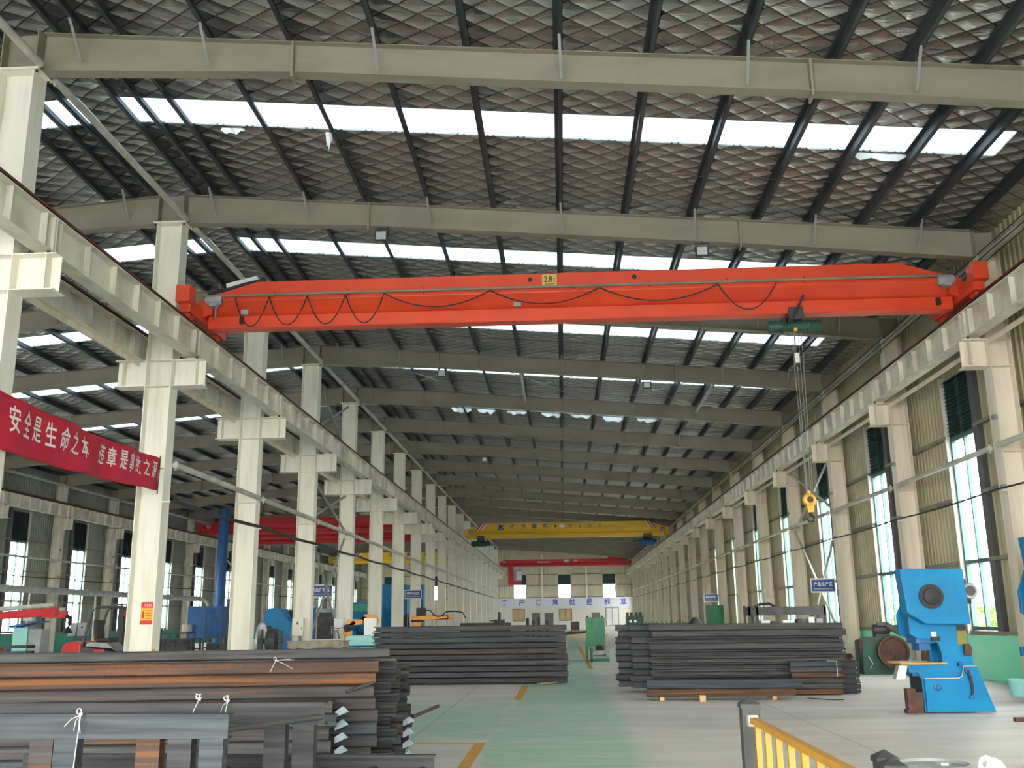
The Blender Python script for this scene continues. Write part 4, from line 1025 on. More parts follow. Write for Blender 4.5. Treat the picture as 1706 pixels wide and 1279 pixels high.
# ------------------------------------------------------------------ the blue punching press
def press(lab, loc, sc=1.0, table=True):
    t = thing('punching_press', lab, 'press', loc)
    t.scale = (sc, sc, sc)
    # outline in the xz plane, front of the machine towards -x
    body = [(.28,.55),(.28,.02),(1.42,.02),(1.18,.76),(1.10,1.50),(.98,1.68),(.80,1.95),(.30,1.95),(.16,1.62),(.16,1.30),(.30,1.22),(.50,1.22),(.62,1.14),(.66,.98),(.66,.80),(.08,.80),(.08,.66),(.22,.66)]
    b = MB(); b.prism(body, 'y', .06, .14); b.prism(body, 'y', .62, .70)
    b.box(.80,1.12,.14,.62,.03,1.5); b.box(.10,.66,.14,.62,.70,.80); b.box(.30,.80,.14,.62,1.62,1.94); b.box(.55,.85,.14,.62,.03,.45)
    b.build('frame', 'blue', t, bevel=.008)
    b = MB(); b.prism([(.30,.02),(1.44,.02),(1.20,.76),(.98,.76),(.94,.60),(.88,.565),(.30,.565)], 'y', .0, .062); b.build('base_cover', 'blue', t, bevel=.006)
    MB().prism([(.30,.565),(.88,.565),(.94,.60),(.98,.76),(1.20,.76),(1.20,.772),(.97,.772),(.93,.608),(.875,.577),(.30,.577)], 'y', -.002, .004).build('trim_strip', 'tube', t)
    hood = [(.0,2.40),(1.07,2.39),(1.10,1.46),(.36,1.47),(.06,1.66)]
    b = MB(); b.prism(hood, 'y', -.22, .10); b.build('flywheel_guard', 'blue', t, bevel=.012)
    b = MB(); b.lathe([(.001,-.03),(.205,-.03),(.205,.01),(.001,.01)], (.48,-.225,1.93), 'y', 32); b.build('guard_opening', 'black', t)
    b = MB(); b.lathe([(.001,-.06),(.07,-.06),(.085,-.05),(.13,-.045),(.145,-.03),(.145,.0),(.001,0)], (.48,-.245,1.93), 'y', 28); b.build('shaft_hub', 'black', t, smooth=True)
    b = MB(); b.box(.26,.58,.10,.58,1.14,1.66); b.box(.32,.52,.16,.52,1.02,1.16); b.build('ram', 'blue2', t, bevel=.008)
    b = MB(); b.lathe([(.001,-.16),(.12,-.16),(.14,-.12),(.14,.14),(.10,.2),(.001,.2)], (1.22,.10,2.02), 'y', 22); b.build('motor', 'grey', t, smooth=True)
    MB().lathe([(.001,-.01),(.085,-.01),(.085,.0),(.001,.0)], (1.22,-.06,2.02), 'y', 20).build('fan_cover', 'dark', t)
    MB().box(1.05,1.24,.0,.3,1.80,1.9).build('motor_mount', 'black', t); MB().box(1.10,1.20,.04,.3,2.13,2.22).build('terminal_box', 'black', t)
    if table: MB().box(-.09,.70,-.06,.66,.803,.83).build('work_plate', 'fence', t)
    b = MB(); b.box(.16,.66,.15,.62,.60,.70); b.build('table_underside', 'blue2', t)
    np_ = MB().box(.95,1.11,.052,.058,1.12,1.44); pl = np_.build('instruction_plate', 'olive', t); MB().box(.95,1.11,.049,.053,1.35,1.44).build('plate_header', 'black', pl)
    q = MB().box(.50,.64,.0,.06,1.18,1.26); q.build('counter_box', 'black', t); q = MB().box(.50,.58,-.005,.05,1.26,1.34); q.build('counter_display', 'white', t)
    b = MB(); b.box(1.02,1.13,-.03,.05,.94,1.13); b.box(1.10,1.15,-.02,.05,.97,1.09); b.build('switch_box', 'rust', t, bevel=.01)
    b = MB(); b.lathe([(.001,-.05),(.03,-.05),(.035,-.03),(.06,-.02),(.06,.0),(.001,0)], (.50,.0,.42), 'y', 14); b.build('valve_knob', 'blue2', t, smooth=True)
    pts = [(1.02,-.03,.70),(1.05,-.035,.60),(1.07,-.035,.48),(1.07,-.03,.36),(1.05,-.03,.27)]
    MB().path(pts, .028, 8, .018).build('clutch_lever', 'black', t, smooth=True)
    b = MB(); b.tube((1.02,-.01,.70),(1.02,-.05,.70),.05,14); b.tube((1.05,.0,.26),(1.05,-.05,.26),.04,12); b.build('lever_boss', 'blue2', t, smooth=True)
    b = MB(); b.box(.0,.14,.02,.20,0,.40); b.box(.15,.26,.06,.24,.0,.34); b.box(-.03,.10,.0,.2,0,.06); b.build('foot_guard', 'rust', t) if table else None
    MB().box(.27,.31,.08,.62,.05,.66).build('front_plate', 'black', t)
    b = MB(); b.prism([(-.14,.55),(-.06,.78),(.08,.78),(.02,.55)], 'y', .12, .3); b.build('scrap_chute', 'zinc', t) if table else None
    b = MB(); b.tube((.90,.02,.80),(.98,.02,.80),.03,10); b.box(.90,1.0,.0,.06,.765,.80); b.build('pivot_lug', 'blue2', t)
    return t
press('big blue punching press standing alone on the right, round black hub in its hood', (5.82, 17.62, 0))
p2 = press('another blue press, only its hood corner showing at the right edge of the picture', (8.66, 19.0, 0), 1.26, False)

# flywheel shear behind it
t = thing('flywheel_machine', 'old dark green machine with a big rusty flywheel before the green wall', 'machine', (8.95, 28.9, 0))
b = MB(); b.prism([(-.55,0),(.62,0),(.62,.95),(.42,1.02),(-.30,1.02),(-.55,.92)], 'y', 0, .7); b.build('body', 'dgreen', t, bevel=.02)
b = MB(); b.lathe([(.001,-.05),(.10,-.05),(.10,-.02),(.34,-.02),(.38,-.06),(.44,-.06),(.44,.06),(.001,.06)], (.28,-.10,.62), 'y', 36); b.build('flywheel', 'rust', t, smooth=True)
b = MB(); b.lathe([(.001,-.22),(.13,-.22),(.15,-.18),(.15,.16),(.09,.24),(.001,.24)], (.10,.25,1.22), 'x', 18); b.box(-.1,.3,.1,.4,1.0,1.1); b.build('motor', 'dark', t, smooth=True)
b = MB(); b.bar((.22,.1,1.36),(.62,.1,1.10),.1,.14); b.bar((-.05,.1,1.38),(.2,.1,1.38),.08,.1); b.build('belt_guard', 'dark', t)
MB().box(-.60,-.42,.02,.3,.62,.95).build('oil_box', 'rust', t); MB().path([(-.4,-.02,.5),(-.3,-.04,.3),(-.38,-.02,.15)], .012, 6).build('hose', 'zinc', t)
t = thing('rusty_flywheel', 'round rusty iron disc with a square plate seen through the throat of the blue press', 'flywheel', (9.35, 25.6, 0))
MB().lathe([(.001,-.05),(.42,-.05),(.46,-.02),(.46,.06),(.001,.06)], (0,0,.62), 'y', 32).build('disc', 'rust', t, smooth=True); b = MB(); b.box(-.42,-.1,.08,.16,.1,1.12); b.box(-.5,.5,-.2,.4,0,.17); b.build('base_plate', 'rust', t)
for i, (x, y, z, w, d, h) in enumerate(((8.05,29.95,0,.50,.4,.12),(8.12,29.6,.12,.42,.35,.10),(8.10,29.92,.22,.44,.3,.14),(8.1,29.6,.36,.36,.3,.08),(8.14,29.58,.44,.30,.26,.12),(7.98,30.3,0,.16,.3,.46))):
    q = MB(); q.prism([(0,0),(w,0),(w*.92,h*.6),(w*.8,h),(w*.1,h*.95),(w*.02,h*.5)], 'y', -d/2, d/2)
    q.v = [(a+x-w/2, b_+y, c+z) for a, b_, c in q.v]
    single('scrap_casting', q, 'scrap' if i < 2 else 'rust', 'rusty iron casting in the scrap heap left of the flywheel machine, %s' % (lay(i, 6) if i < 5 else 'upright one'), 'scrap', 'scrap castings')
single('mint_bucket', MB().lathe([(.001,0),(.17,0),(.21,.30),(.22,.30),(.22,.33),(.20,.33),(.16,.03),(.001,.03)], (9.2,21.1,0), 'z', 24), 'mint2', 'mint green bucket on the floor at the right edge', 'bucket', smooth=True)
single('red_brick', MB().box(6.95,7.15,16.2,16.3,0,.06), 'rust', 'small red brick on the floor at the right edge beside the press', 'brick')

# green machine column in the aisle
t = thing('green_cabinet_machine', 'tall green sheet metal machine standing at the aisle, open at its foot', 'machine', (1.24, 40.0, 0))
b = MB(); b.box(-.36,.38,-.3,.5,.58,1.66); b.build('cabinet', 'green', t, bevel=.015)
b = MB(); b.box(-.36,-.30,-.3,.5,.0,.58); b.box(.32,.38,-.3,.5,0,.58); b.box(-.40,-.34,-.36,.2,.12,.72); b.box(-.22,-.14,-1.0,.5,.0,.5); b.build('legs', 'green', t)
b = MB(); b.box(-.22,.50,-1.0,.3,.0,.06); b.box(-.14,.50,-1.0,-.92,.06,.12); b.build('base_frame', 'green', t)
for z in (.10, .30): MB().box(-.14,.48,-.96,.2,z,z+.10).build('tray', 'grey', t)
b = MB(); b.lathe([(.001,-.16),(.15,-.16),(.15,.16),(.001,.16)], (.14,.0,.48), 'y', 18); b.build('motor', 'black', t, smooth=True)
b = MB(); b.tube((-.30,0,1.64),(-.30,0,1.73),.05,10); b.tube((.30,0,1.64),(.30,0,1.73),.05,10); b.build('lifting_eyes', 'green', t)
# table of bar scrap behind it
t = thing('bar_table', 'low table heaped with rusty bars behind the tall stack, beside the green machine', 'table', (.9, 58, 0))
b = MB(); b.box(-.9,1.6,-.6,.6,.62,.72)
for x in (-.8,1.5):
    for y in (-.5,.5): b.box(x-.05,x+.05,y-.05,y+.05,0,.62)
b.build('frame', 'wood', t)
for i in range(10):
    y = -.5+i*.1; MB().tube((-.7+rr.uniform(-.2,.2),y,.78+.05*(i%3)), (1.3+rr.uniform(-.2,.2),y+.05,.82+.06*((i+1)%3)), .045, 8).build('bar', 'rust' if i%2 else 'dark', t)
b = MB(); b.box(-.5,.0,-.2,.2,.95,1.45); b.build('gear_box', 'rust', t)
t = thing('dark_machine_bed', 'low dark machine bed with a small vice, beyond the tall stack left of the aisle', 'machine', (-5.2, 66, 0))
MB().box(-1.6,1.7,-.6,.6,0,1.42).build('bed', 'dark', t, bevel=.03); b = MB(); b.box(.6,1.3,-.2,.2,1.42,1.62); b.box(.85,1.05,-.1,.1,1.62,2.1); b.box(.3,.6,-.1,.1,1.5,1.58); b.build('vice', 'dark', t)
for i, (x, h_) in enumerate(((-2.6,1.7),(-2.2,1.55),(-1.8,1.75),(-1.2,1.5))):
    single('steel_stand', MB().box(x-.1,x+.1,72,72.2,0,h_).box(x-.2,x+.2,71.9,72.3,0,.05), 'dark', 'small dark upright stand behind the tall stack, %s from the left' % ORD[i], 'stand', 'small stands')

# green equipment right of centre
t = thing('green_roll_machine', 'green roll forming machine with a toothed top, beyond the wide right stack', 'machine', (4.55, 66, 0))
b = MB(); b.box(-.55,.75,-.6,.6,0,1.2); b.box(-.9,-.5,-.5,.5,0,1.0); b.build('bed', 'dgreen', t, bevel=.02)
b = MB(); b.box(-.45,.65,-.5,.5,1.2,1.75)
for x in (-.35,-.1,.25,.5): b.tube((x,0,1.75),(x,0,1.98),.09,10)
b.build('roll_stands', 'dgreen', t); MB().tube((-.2,-.65,1.4),(-.2,.5,1.4),.08,12).build('roll', 'zinc', t, smooth=True); MB().tube((.1,-.65,1.4),(.1,.5,1.4),.08,12).build('roll', 'zinc', t, smooth=True)
t = thing('green_conveyor', 'long low green roller conveyor behind the wide right stack', 'conveyor', (7.2, 70, 0))
b = MB(); b.box(-2.0,1.6,-.5,-.42,1.0,1.22); b.box(-2.0,1.6,.42,.5,1.0,1.22)
for x in (-1.9,-.2,1.5):
    for y in (-.46,.46): b.box(x-.05,x+.05,y-.04,y+.04,0,1.0)
b.build('frame', 'dgreen', t)
for i in range(12): MB().tube((-1.85+i*.3,-.42,1.2),(-1.85+i*.3,.42,1.2),.06,10).build('roller', 'dgreen', t, smooth=True)
for i in range(9):
    MB().box(-1.9+i*.36,-1.86+i*.36,-.5,-.46,1.22,1.40).build('guide_pin', 'dgreen', t)
t = thing('green_gearbox', 'dark conical green gearbox on the floor by the right wall beyond the conveyor', 'machine', (8.35, 64, 0))
MB().lathe([(.001,0),(.5,0),(.5,1.1),(.35,1.35),(.12,1.62),(.001,1.62)], (0,0,0), 'z', 16).build('housing', 'dark', t, smooth=True)
t = thing('green_cabinet', 'square green machine cabinet with a round port against the right wall', 'cabinet', (9.15, 60.5, 0))
MB().box(-.55,.40,-.5,.5,.12,2.30).build('housing', 'green', t, bevel=.02); b = MB(); b.box(-.5,.35,-.45,.45,0,.12); b.build('plinth', 'dgreen', t)
MB().lathe([(.16,-.03),(.28,-.03),(.28,.0),(.16,.0)], (.05,-.505,1.38), 'y', 20).build('port_ring', 'green', t); MB().disc((.05,-.51,1.38),.16,.03,'y',18).build('port', 'black', t)
t = thing('wall_cabinet', 'cream electric box on the right wall column next to the green cabinet', 'cabinet', (10.25, Yk(5)-.23, 1.75))
MB().box(-.22,.22,-.2,.0,0,.75).build('box', 'cream2', t, bevel=.01); MB().box(.12,.15,-.215,-.2,.33,.45).build('handle', 'black', t)
# welded rack on the far side of the wide stack
t = thing('dark_steel_rack', 'dark steel rack full of odd parts, behind the wide right stack by the wall', 'rack', (7.95, 36.0, 0))
b = MB(); b.box(-1.45,1.25,-.5,-.46,1.66,1.95); b.box(-1.45,1.25,.46,.5,1.66,1.95); b.box(-1.45,1.25,-.5,.5,1.30,1.36)
for x in (-1.45,-1.18,1.17): 
    for y in (-.5,.42): b.box(x,x+.08,y,y+.08,0,2.0)
b.build('frame', 'dark', t)
for i, (x, w_, h_, m) in enumerate(((-1.0,.3,.13,'zinc'),(-.6,.25,.10,'dark'),(-.25,.4,.12,'white'),(.25,.3,.16,'dark'),(.65,.2,.22,'white'),(.92,.22,.16,'grey'))):
    MB().box(x,x+w_,-.4,.1,1.36,1.36+h_).build('part', m, t)
MB().path([(-1.1,0,1.97),(-.9,.1,2.05),(-.6,.0,2.06),(-.4,.1,1.97)], .05, 8).build('hose_bundle', 'black', t)

# ------------------------------------------------------------------ left of the middle columns
def cbody(lab, loc, s, m, flip=1):
    """a C-frame press seen from its side"""
    t = thing('blue_press', lab, 'press', loc); t.scale = (s, s, s)
    o_ = [(-.55,0),(.45,0),(.45,1.5),(.30,1.62),(.12,1.95),(-.28,1.98),(-.46,1.85),(-.48,1.55),(-.40,1.38),(-.22,1.36),(-.15,1.25),(-.15,.85),(-.5,.80),(-.55,.7)]
    b = MB(); b.prism([(flip*x, z) for x, z in o_], 'y', -.4, .4); b.build('frame', m, t, bevel=.02)
    MB().box(min(flip*-.42,flip*-.2), max(flip*-.42,flip*-.2), -.22,.22,1.05,1.4).build('ram', 'dark', t)
    MB().box(min(flip*-.6,flip*-.1), max(flip*-.6,flip*-.1), -.35,.35,.80,.86).build('table', 'dark', t)
    MB().lathe([(.001,-.1),(.32,-.1),(.32,.1),(.001,.1)], (flip*.25,.48,1.6), 'y', 22).build('flywheel', 'black', t, smooth=True)
    MB().box(min(flip*.2,flip*.46),max(flip*.2,flip*.46),-.43,-.39,.5,1.1).build('side_cover', 'blue2' if m == 'blue' else m, t)
    return t
cbody('blue C-frame press left of the fourth middle column', (-10.82, 37.75, 0), 1.09, 'blue')
t = thing('decoiler', 'dark steel decoiler with a wheel left of the blue C-frame press', 'machine', (-10.45, 34.2, 0))
b = MB(); b.lathe([(.56,-.04),(.62,-.04),(.62,.04),(.56,.04)], (0,0,1.0), 'x', 30); b.build('wheel_rim', 'zinc', t, smooth=True)
b = MB()
for a in range(0, 180, 45):
    c, s_ = math.cos(math.radians(a))*.58, math.sin(math.radians(a))*.58; b.bar((0,c,1.0+s_),(0,-c,1.0-s_),.05,.05,(1,0,0))
b.tube((-.1,0,1),(.75,0,1),.09,12); b.build('spokes', 'dark', t)
b = MB(); b.lathe([(.001,0),(.42,0),(.42,.3),(.001,.3)], (.25,0,1.0), 'x', 24); b.build('coil', 'dark', t, smooth=True)
b = MB(); b.box(.62,.72,-.1,.1,0,1.35); b.box(-.5,.8,-.5,.5,0,.08); b.box(.14,.20,-.5,-.44,.08,1.4); b.build('stand', 'dgreen', t)
MB().prism([(-.1,.45),(.45,.62),(.45,.74),(-.1,.57)], 'y', -.6, -.3).build('guide_plate', 'white', t)
eb = thing('electric_box', 'cream electric box with a green triangle on the fourth middle column', 'electric box', (-9.70, Yk(3)-.23, 1.14))
MB().box(-.2,.21,-.18,0,0,.62).build('box', 'cream', eb, bevel=.01); MB().prism([(-.06,.40),(.06,.40),(0,.52)], 'y', -.186, -.18).build('warning_mark', 'green', eb); MB().box(.14,.16,-.19,-.18,.22,.32).build('handle', 'black', eb)
for i in range(3): MB().path([(.05+.05*i,-.08,0),(.08+.06*i,-.06,-.5),(.02+.08*i,-.05,-1.1)], .012, 6).build('cable', 'black', eb)

# welding robots
def robot(lab, loc, pose, big=True):
    t = thing('welding_robot', lab, 'robot', loc); t.scale = (1.07,)*3 if pose == 1 else (1,)*3
    if pose == 1:
        b = MB(); b.box(-.16,.16,-.16,.16,0,.10); b.lathe([(.001,.1),(.12,.1),(.11,1.05),(.15,1.1),(.15,1.2),(.001,1.2)], (0,0,0), 'z', 18); b.build('pedestal', 'robot', t, smooth=True)
        b = MB(); b.lathe([(.001,-.16),(.13,-.16),(.13,.16),(.001,.16)], (.02,0,1.30), 'y', 18); b.build('shoulder', 'black', t, smooth=True)
        b = MB(); b.bar((.05,-.05,1.3),(.28,-.05,1.52),.14,.16); b.build('lower_arm', 'black', t, bevel=.02)
        b = MB(); b.prism([(.02,1.42),(.50,1.44),(.52,1.60),(.58,1.76),(.92,1.72),(1.08,1.54),(1.04,1.44),(.88,1.56),(.66,1.58),(.62,1.66),(.46,1.56),(.02,1.56)], 'y', -.12, .08); b.build('upper_arm', 'robot', t, bevel=.025)
        MB().tube((1.02,0,1.5),(.98,-.05,1.30),.035,10).build('torch', 'black', t, smooth=True)
        b = MB(); b.box(-.42,-.10,-.22,-.05,1.25,1.62); b.build('feeder_box', 'white', t, bevel=.01); MB().path([(-.42,-.23,1.33),(-.25,-.24,1.29),(-.1,-.23,1.34)], .012, 6).build('cable', 'black', t)
        MB().path([(.05,-.15,1.3),(.25,-.2,1.22),(.45,-.16,1.36)], .022, 6).build('hose', 'black', t)
    else:
        b = MB(); b.box(-.3,.3,-.3,.3,0,1.25); b.build('pedestal', 'white', t)
        b = MB(); b.prism([(-.10,1.25),(.20,1.25),(.30,1.62),(.20,1.72),(-.15,1.70),(-.20,1.55)], 'y', -.14, .14); b.build('lower_arm', 'robot', t, bevel=.03)
        b = MB(); b.prism([(-.22,1.62),(.85,1.66),(1.5,1.72),(1.5,1.80),(.85,1.82),(.1,1.86),(-.22,1.84)], 'y', -.12, .12); b.build('upper_arm', 'robot', t, bevel=.02)
        b = MB(); b.box(.0,.45,-.18,.14,1.84,2.22); b.box(-.25,.35,-.15,.15,1.55,1.66); b.build('wire_feeder', 'black', t, bevel=.02)
        b = MB(); b.tube((.75,0,1.75),(1.55,0,1.76),.10,10); b.build('wrist', 'black', t, smooth=True); MB().tube((1.55,0,1.76),(1.72,0,1.72),.06,8).build('torch', 'robot', t)
        MB().path([(.4,-.1,2.1),(.7,-.12,2.08),(.85,-.13,1.88),(1.05,-.14,1.80),(1.25,-.12,1.84),(1.45,-.1,2.02),(1.85,-.1,2.04),(2.25,-.1,1.98),(2.4,-.1,1.7)], .03, 8).build('hose', 'black', t)
    return t
robot('orange welding robot bent over the pale mint machine between the fifth and sixth middle columns', (-7.85, 36.0, 0), 1)
robot('orange welding robot with a black wire feeder behind the tall dark stack', (-7.1, 48.0, 0), 2)
t = thing('work_positioner', 'pale mint welding positioner with white panels at the left end of the tall stack', 'machine', (-6.6, 32.5, 0))
b = MB(); b.box(-.52,.52,-.45,.45,0,.84); b.build('base', 'blue', t, bevel=.01)
b = MB(); b.box(-.50,-.06,-.47,-.44,.1,.80); b.box(.04,.50,-.47,-.44,.1,.80); b.build('panels', 'white', t)
b = MB(); b.prism([(-.56,.86),(.54,.86),(.54,1.18),(-.40,1.18)], 'y', -.42, .42); b.build('housing', 'mint2', t, bevel=.02); MB().lathe([(.001,-.04),(.06,-.04),(.06,0),(.001,0)], (.28,-.47,.52), 'y', 14).build('knob', 'black', t)
MB().box(.02,.42,.2,.42,1.18,1.72).build('screen_cabinet', 'white', t)
t = thing('low_steel_bench', 'low dirty steel bench left of the pale mint machine', 'bench', (-7.0, 28.6, 0))
b = MB(); b.box(-.85,.75,-.4,.4,.92,1.08); b.box(-.88,.78,-.42,.42,1.08,1.10)
b.build('top_frame', 'dirt', t)
for x in (-.75,.65):
    for y in (-.32,.32): MB().box(x-.05,x+.05,y-.05,y+.05,0,.92).build('leg', 'dirt', t)
t = thing('pale_workbench', 'pale long workbench further left behind the low steel bench', 'bench', (-9.05, 39.5, 0))
b = MB(); b.box(-1.1,1.5,-.5,.5,.80,.95); b.build('top', 'cream', t)
for x in (-1.0,1.4): MB().box(x-.06,x+.06,-.4,.4,0,.80).build('leg', 'grey', t)
t = thing('orange_fixture', 'orange upright fixture seen under the blue sign board', 'fixture', (-12.6, 46, 0)); MB().box(-.28,.22,-.2,.2,.3,2.05).build('post', 'robot', t, bevel=.02); MB().box(-.4,.35,-.3,.3,0,.3).build('base', 'dark', t); MB().box(.0,.1,-.25,-.2,.7,1.6).build('cable_guide', 'black', t)
t = thing('blue_cabinet', 'blue machine cabinet with a dark glazed door behind the fifth middle column', 'cabinet', (-12.6, 52, 0))
b = MB(); b.box(-.8,-.35,-.4,.4,0,2.35); b.build('side_body', 'blue2', t, bevel=.02); b = MB(); b.box(-.34,.75,-.4,.4,0,2.3); b.build('body', 'grey', t, bevel=.01); b = MB(); b.box(-.24,.62,-.42,-.40,.3,2.1); d_ = b.build('door', 'dark', t); MB().box(.52,.56,-.45,-.42,1.0,1.4).build('handle', 'zinc', d_)
MB().box(-1.4,-.82,-.45,.45,0,.75).build('pump_unit', 'blue', t, bevel=.03)
def bulk(lab, loc, w, h, d, hood):
    t = thing('blue_bending_machine', lab, 'machine', loc)
    b = MB(); b.prism([(-w/2,0),(w/2,0),(w/2,h*.92),(w/2-.2,h),(-w/2,h)], 'y', -d/2, d/2); b.build('housing', 'blue', t, bevel=.03)
    b = MB(); b.prism([(w*.05,h*.28),(w*.55,h*.52),(w*.62,h*.28),(w*.30,h*.05)], 'y', -d/2-.35, -d/2); b.build('tool_head', 'black', t, bevel=.03)
    b = MB(); b.prism([(-w*.35,0),(w*.1,0),(-w*.02,h*.5),(-w*.16,h*.5)], 'y', -d/2-.3, -d/2); b.build('front_rib', 'blue', t, bevel=.02)
    if hood: 
        b = MB(); b.box(-w/2+.02,w/2-.1,-d/2-.02,-d/2,h*.80,h*.96); b.build('top_panel', 'teal', t)
    return t
bulk('blue machine with a teal top panel behind the sixth middle column', (-12.45, 60.5, 0), 1.9, 2.75, 1.6, True)
bulk('tall blue machine, the highest one, behind the seventh middle column', (-12.2, 71.0, 0), 2.3, 4.15, 2.0, False)
t = thing('blue_control_cabinet', 'tall blue cabinet with a grey box at its side right of the highest blue machine', 'cabinet', (-11.3, 78, 0))
MB().box(-1.2,.35,-.5,.5,0,4.35).build('body', 'blue', t, bevel=.02); MB().box(.36,.78,-.55,.0,1.6,2.9).build('side_box', 'grey', t, bevel=.01); MB().box(-.9,-.5,-.52,-.50,2.7,3.0).build('label_panel', 'white', t)
t = thing('grey_cabinet', 'narrow pale grey cabinet between far middle columns', 'cabinet', (-10.9, 101, 0)); MB().box(-.55,.55,-.4,.4,0,3.4).build('body', 'duct', t, bevel=.02); MB().box(-.6,.6,-.45,.45,3.4,3.7).build('top', 'grey', t)
b = thing('wall_banner_sign', 'white poster with violet characters far back in the left aisle', 'poster', (-14.3, 92, 2.2)); MB().box(-.6,.6,0,.03,.0,2.2).build('board', 'white', b); text('writing', '安全', 'ink', b, lambda u, v, w: (-.3+u, -.012, .25+v), width=.6, height=.6); MB().box(-.05,.05,.0,.05,-2.2,0).build('post', 'grey', b)

# forklift
t = thing('forklift', 'red and grey forklift truck behind the left foreground stack, seen from its side', 'forklift', (-12.6, 27.6, 0))
b = MB(); b.prism([(-1.30,.28),(-.72,.28),(-.72,1.16),(-1.12,1.18),(-1.28,1.05)], 'y', -.5, .5); b.build('counterweight', 'jib', t, bevel=.05)
b = MB(); b.prism([(-.72,.25),(.75,.25),(.75,.72),(.30,.75),(.20,.90),(-.72,1.05)], 'y', -.5, .5); b.build('chassis', 'dark', t, bevel=.03)
b = MB(); b.prism([(-.66,1.05),(.10,.98),(.24,.90),(-.05,1.14),(-.60,1.16)], 'y', -.4, .4); b.build('bonnet', 'grey', t, bevel=.03); MB().box(-.35,-.05,-.505,-.49,.85,.97).build('side_stripe', 'jib', t)
g = MB()
for y in (-.46, .46):
    g.path([(-.72,y,1.05),(-.50,y,2.02),(-.35,y,2.10),(.35,y,2.10),(.62,y,1.95),(.72,y,.85)], .04, 8)
for x in (-.35,-.1,.15,.35): g.box(x-.02,x+.02,-.46,.46,2.07,2.12)
g.build('overhead_guard', 'dark', t)
b = MB(); b.box(-.45,-.02,-.24,.24,1.16,1.26); b.prism([(-.50,1.20),(-.40,1.20),(-.46,1.75),(-.56,1.74)], 'y', -.24, .24); b.build('seat', 'black', t, bevel=.03)
b = MB(); b.tube((.45,0,1.05),(.22,0,1.38),.02,8); b.lathe([(.15,-.012),(.175,0),(.15,.012)], (.22,0,1.38), 'z', 18); b.build('steering_wheel', 'black', t)
b = MB(); 
for y in (-.32,.24): b.box(.86,.98,y,y+.08,.10,2.05); b.box(1.0,1.08,y+.02,y+.07,.08,1.6)
b.box(.86,.98,-.32,.32,1.95,2.03); b.box(.86,.98,-.32,.32,.95,1.02); b.build('mast', 'black', t)
b = MB(); b.box(1.09,1.13,-.5,.5,.12,.95); 
for q in range(9): b.box(1.09,1.14,-.48+q*.115,-.45+q*.115,.95,1.5)
b.box(1.09,1.14,-.5,.5,1.46,1.5); b.build('load_backrest', 'dark', t)
for y in (-.3,.2): MB().box(1.13,2.1,y,y+.1,.08,.12).build('fork', 'dark', t)
for x, r_ in ((-.95,.24),(.55,.30)):
    for y in (-.54,.40): MB().lathe([(.10,0),(r_-.03,0),(r_,.03),(r_,.12),(r_-.03,.15),(.10,.15)], (x,y,r_), 'y', 22).build('wheel', 'black', t, smooth=True)
# stack of dark pipes left of it
for i in range(5):
    for j in range(2):
        m = MB().box(-2.3+(j*.0),2.3,-.09,.09,0,.075); o = m.build('steel_tube', 'st0' if j else 'st1'); o.location = (-16.6, 26.2+j*.22, .42+i*.155); 
        tag(o, 'dark square tube in the pile left of the forklift, %s layer, %s' % (lay(i, 5), ('near','far')[j]), 'steel tube', 'square tubes left of the forklift')
for i in range(4):
    for x in (-18.2, -15.2): single('spacer', MB().box(x-.05,x+.05,26.05,26.6,.495+i*.155,.575+i*.155), 'wood', 'wood spacer in the tube pile by the forklift, %s gap, %s end' % (lay(i,4), 'left' if x < -17 else 'right'), 'spacer', 'spacers in the tube pile')
for x in (-18.2, -15.2): single('trestle', MB().box(x-.06,x+.06,26.0,26.65,.34,.42).box(x-.05,x+.05,26.02,26.1,0,.34).box(x-.05,x+.05,26.55,26.63,0,.34), 'dark', 'low steel trestle under the %s end of the tube pile' % ('left' if x < -17 else 'right'), 'trestle')
# fume extraction arms
def fume_arm(lab, loc, L, rise, hang):
    t = thing('fume_extraction_arm', lab, 'extraction arm', loc)
    MB().bar((-L,0,2.02-rise),(0,0,2.06),.22,.24).build('beam', 'jib', t, bevel=.015); MB().box(-.02,.16,-.14,.14,1.92,2.22).build('end_block', 'jib', t, bevel=.01)
    MB().tube((-L,0,2.24-rise),(.05,0,2.28),.075,12).build('duct', 'duct', t, smooth=True)
    MB().box(-L-.12,-L+.12,-.12,.12,0,2.3-rise).build('post', 'dark', t)
    if hang:
        MB().path([(.16,0,2.0),(.32,0,1.9),(.34,-.02,1.66),(.26,-.02,1.5)], .09, 10).build('hose', 'black', t, smooth=True)
        MB().lathe([(.09,0),(.22,-.22),(.20,-.22),(.07,0)], (.26,-.02,1.5), 'z', 18).build('hood', 'black', t, smooth=True)
    return t
fume_arm('red fume extraction arm with a grey duct at the left edge of the picture', (-16.9, 32.2, 0), 2.6, .12, False)
fume_arm('red fume extraction arm with a hanging black hood left of the forklift', (-21.3, 41.5, 0), .95, 0, True)
fume_arm('red fume extraction arm behind the forklift guard', (-17.3, 41.0, 0), 1.2, -.05, True)
t = thing('notice_console', 'light blue console with a tilted lid at the left edge, under the red arm', 'console', (-19.0, 34.5, 0)); MB().box(-.3,.22,-.3,.3,0,1.55).build('cabinet', 'mint2', t, bevel=.02)
b = MB(); b.prism([(-.4,1.62),(.6,1.78),(.62,1.74),(-.38,1.56)], 'y', -.4, .4); b.build('lid', 'blue2', t); MB().box(-.1,.22,-.1,.1,1.78,2.1).build('lamp_box', 'cream', t); MB().box(.24,.7,-.25,.35,0,1.5).build('side_cabinet', 'grey', t, bevel=.02)
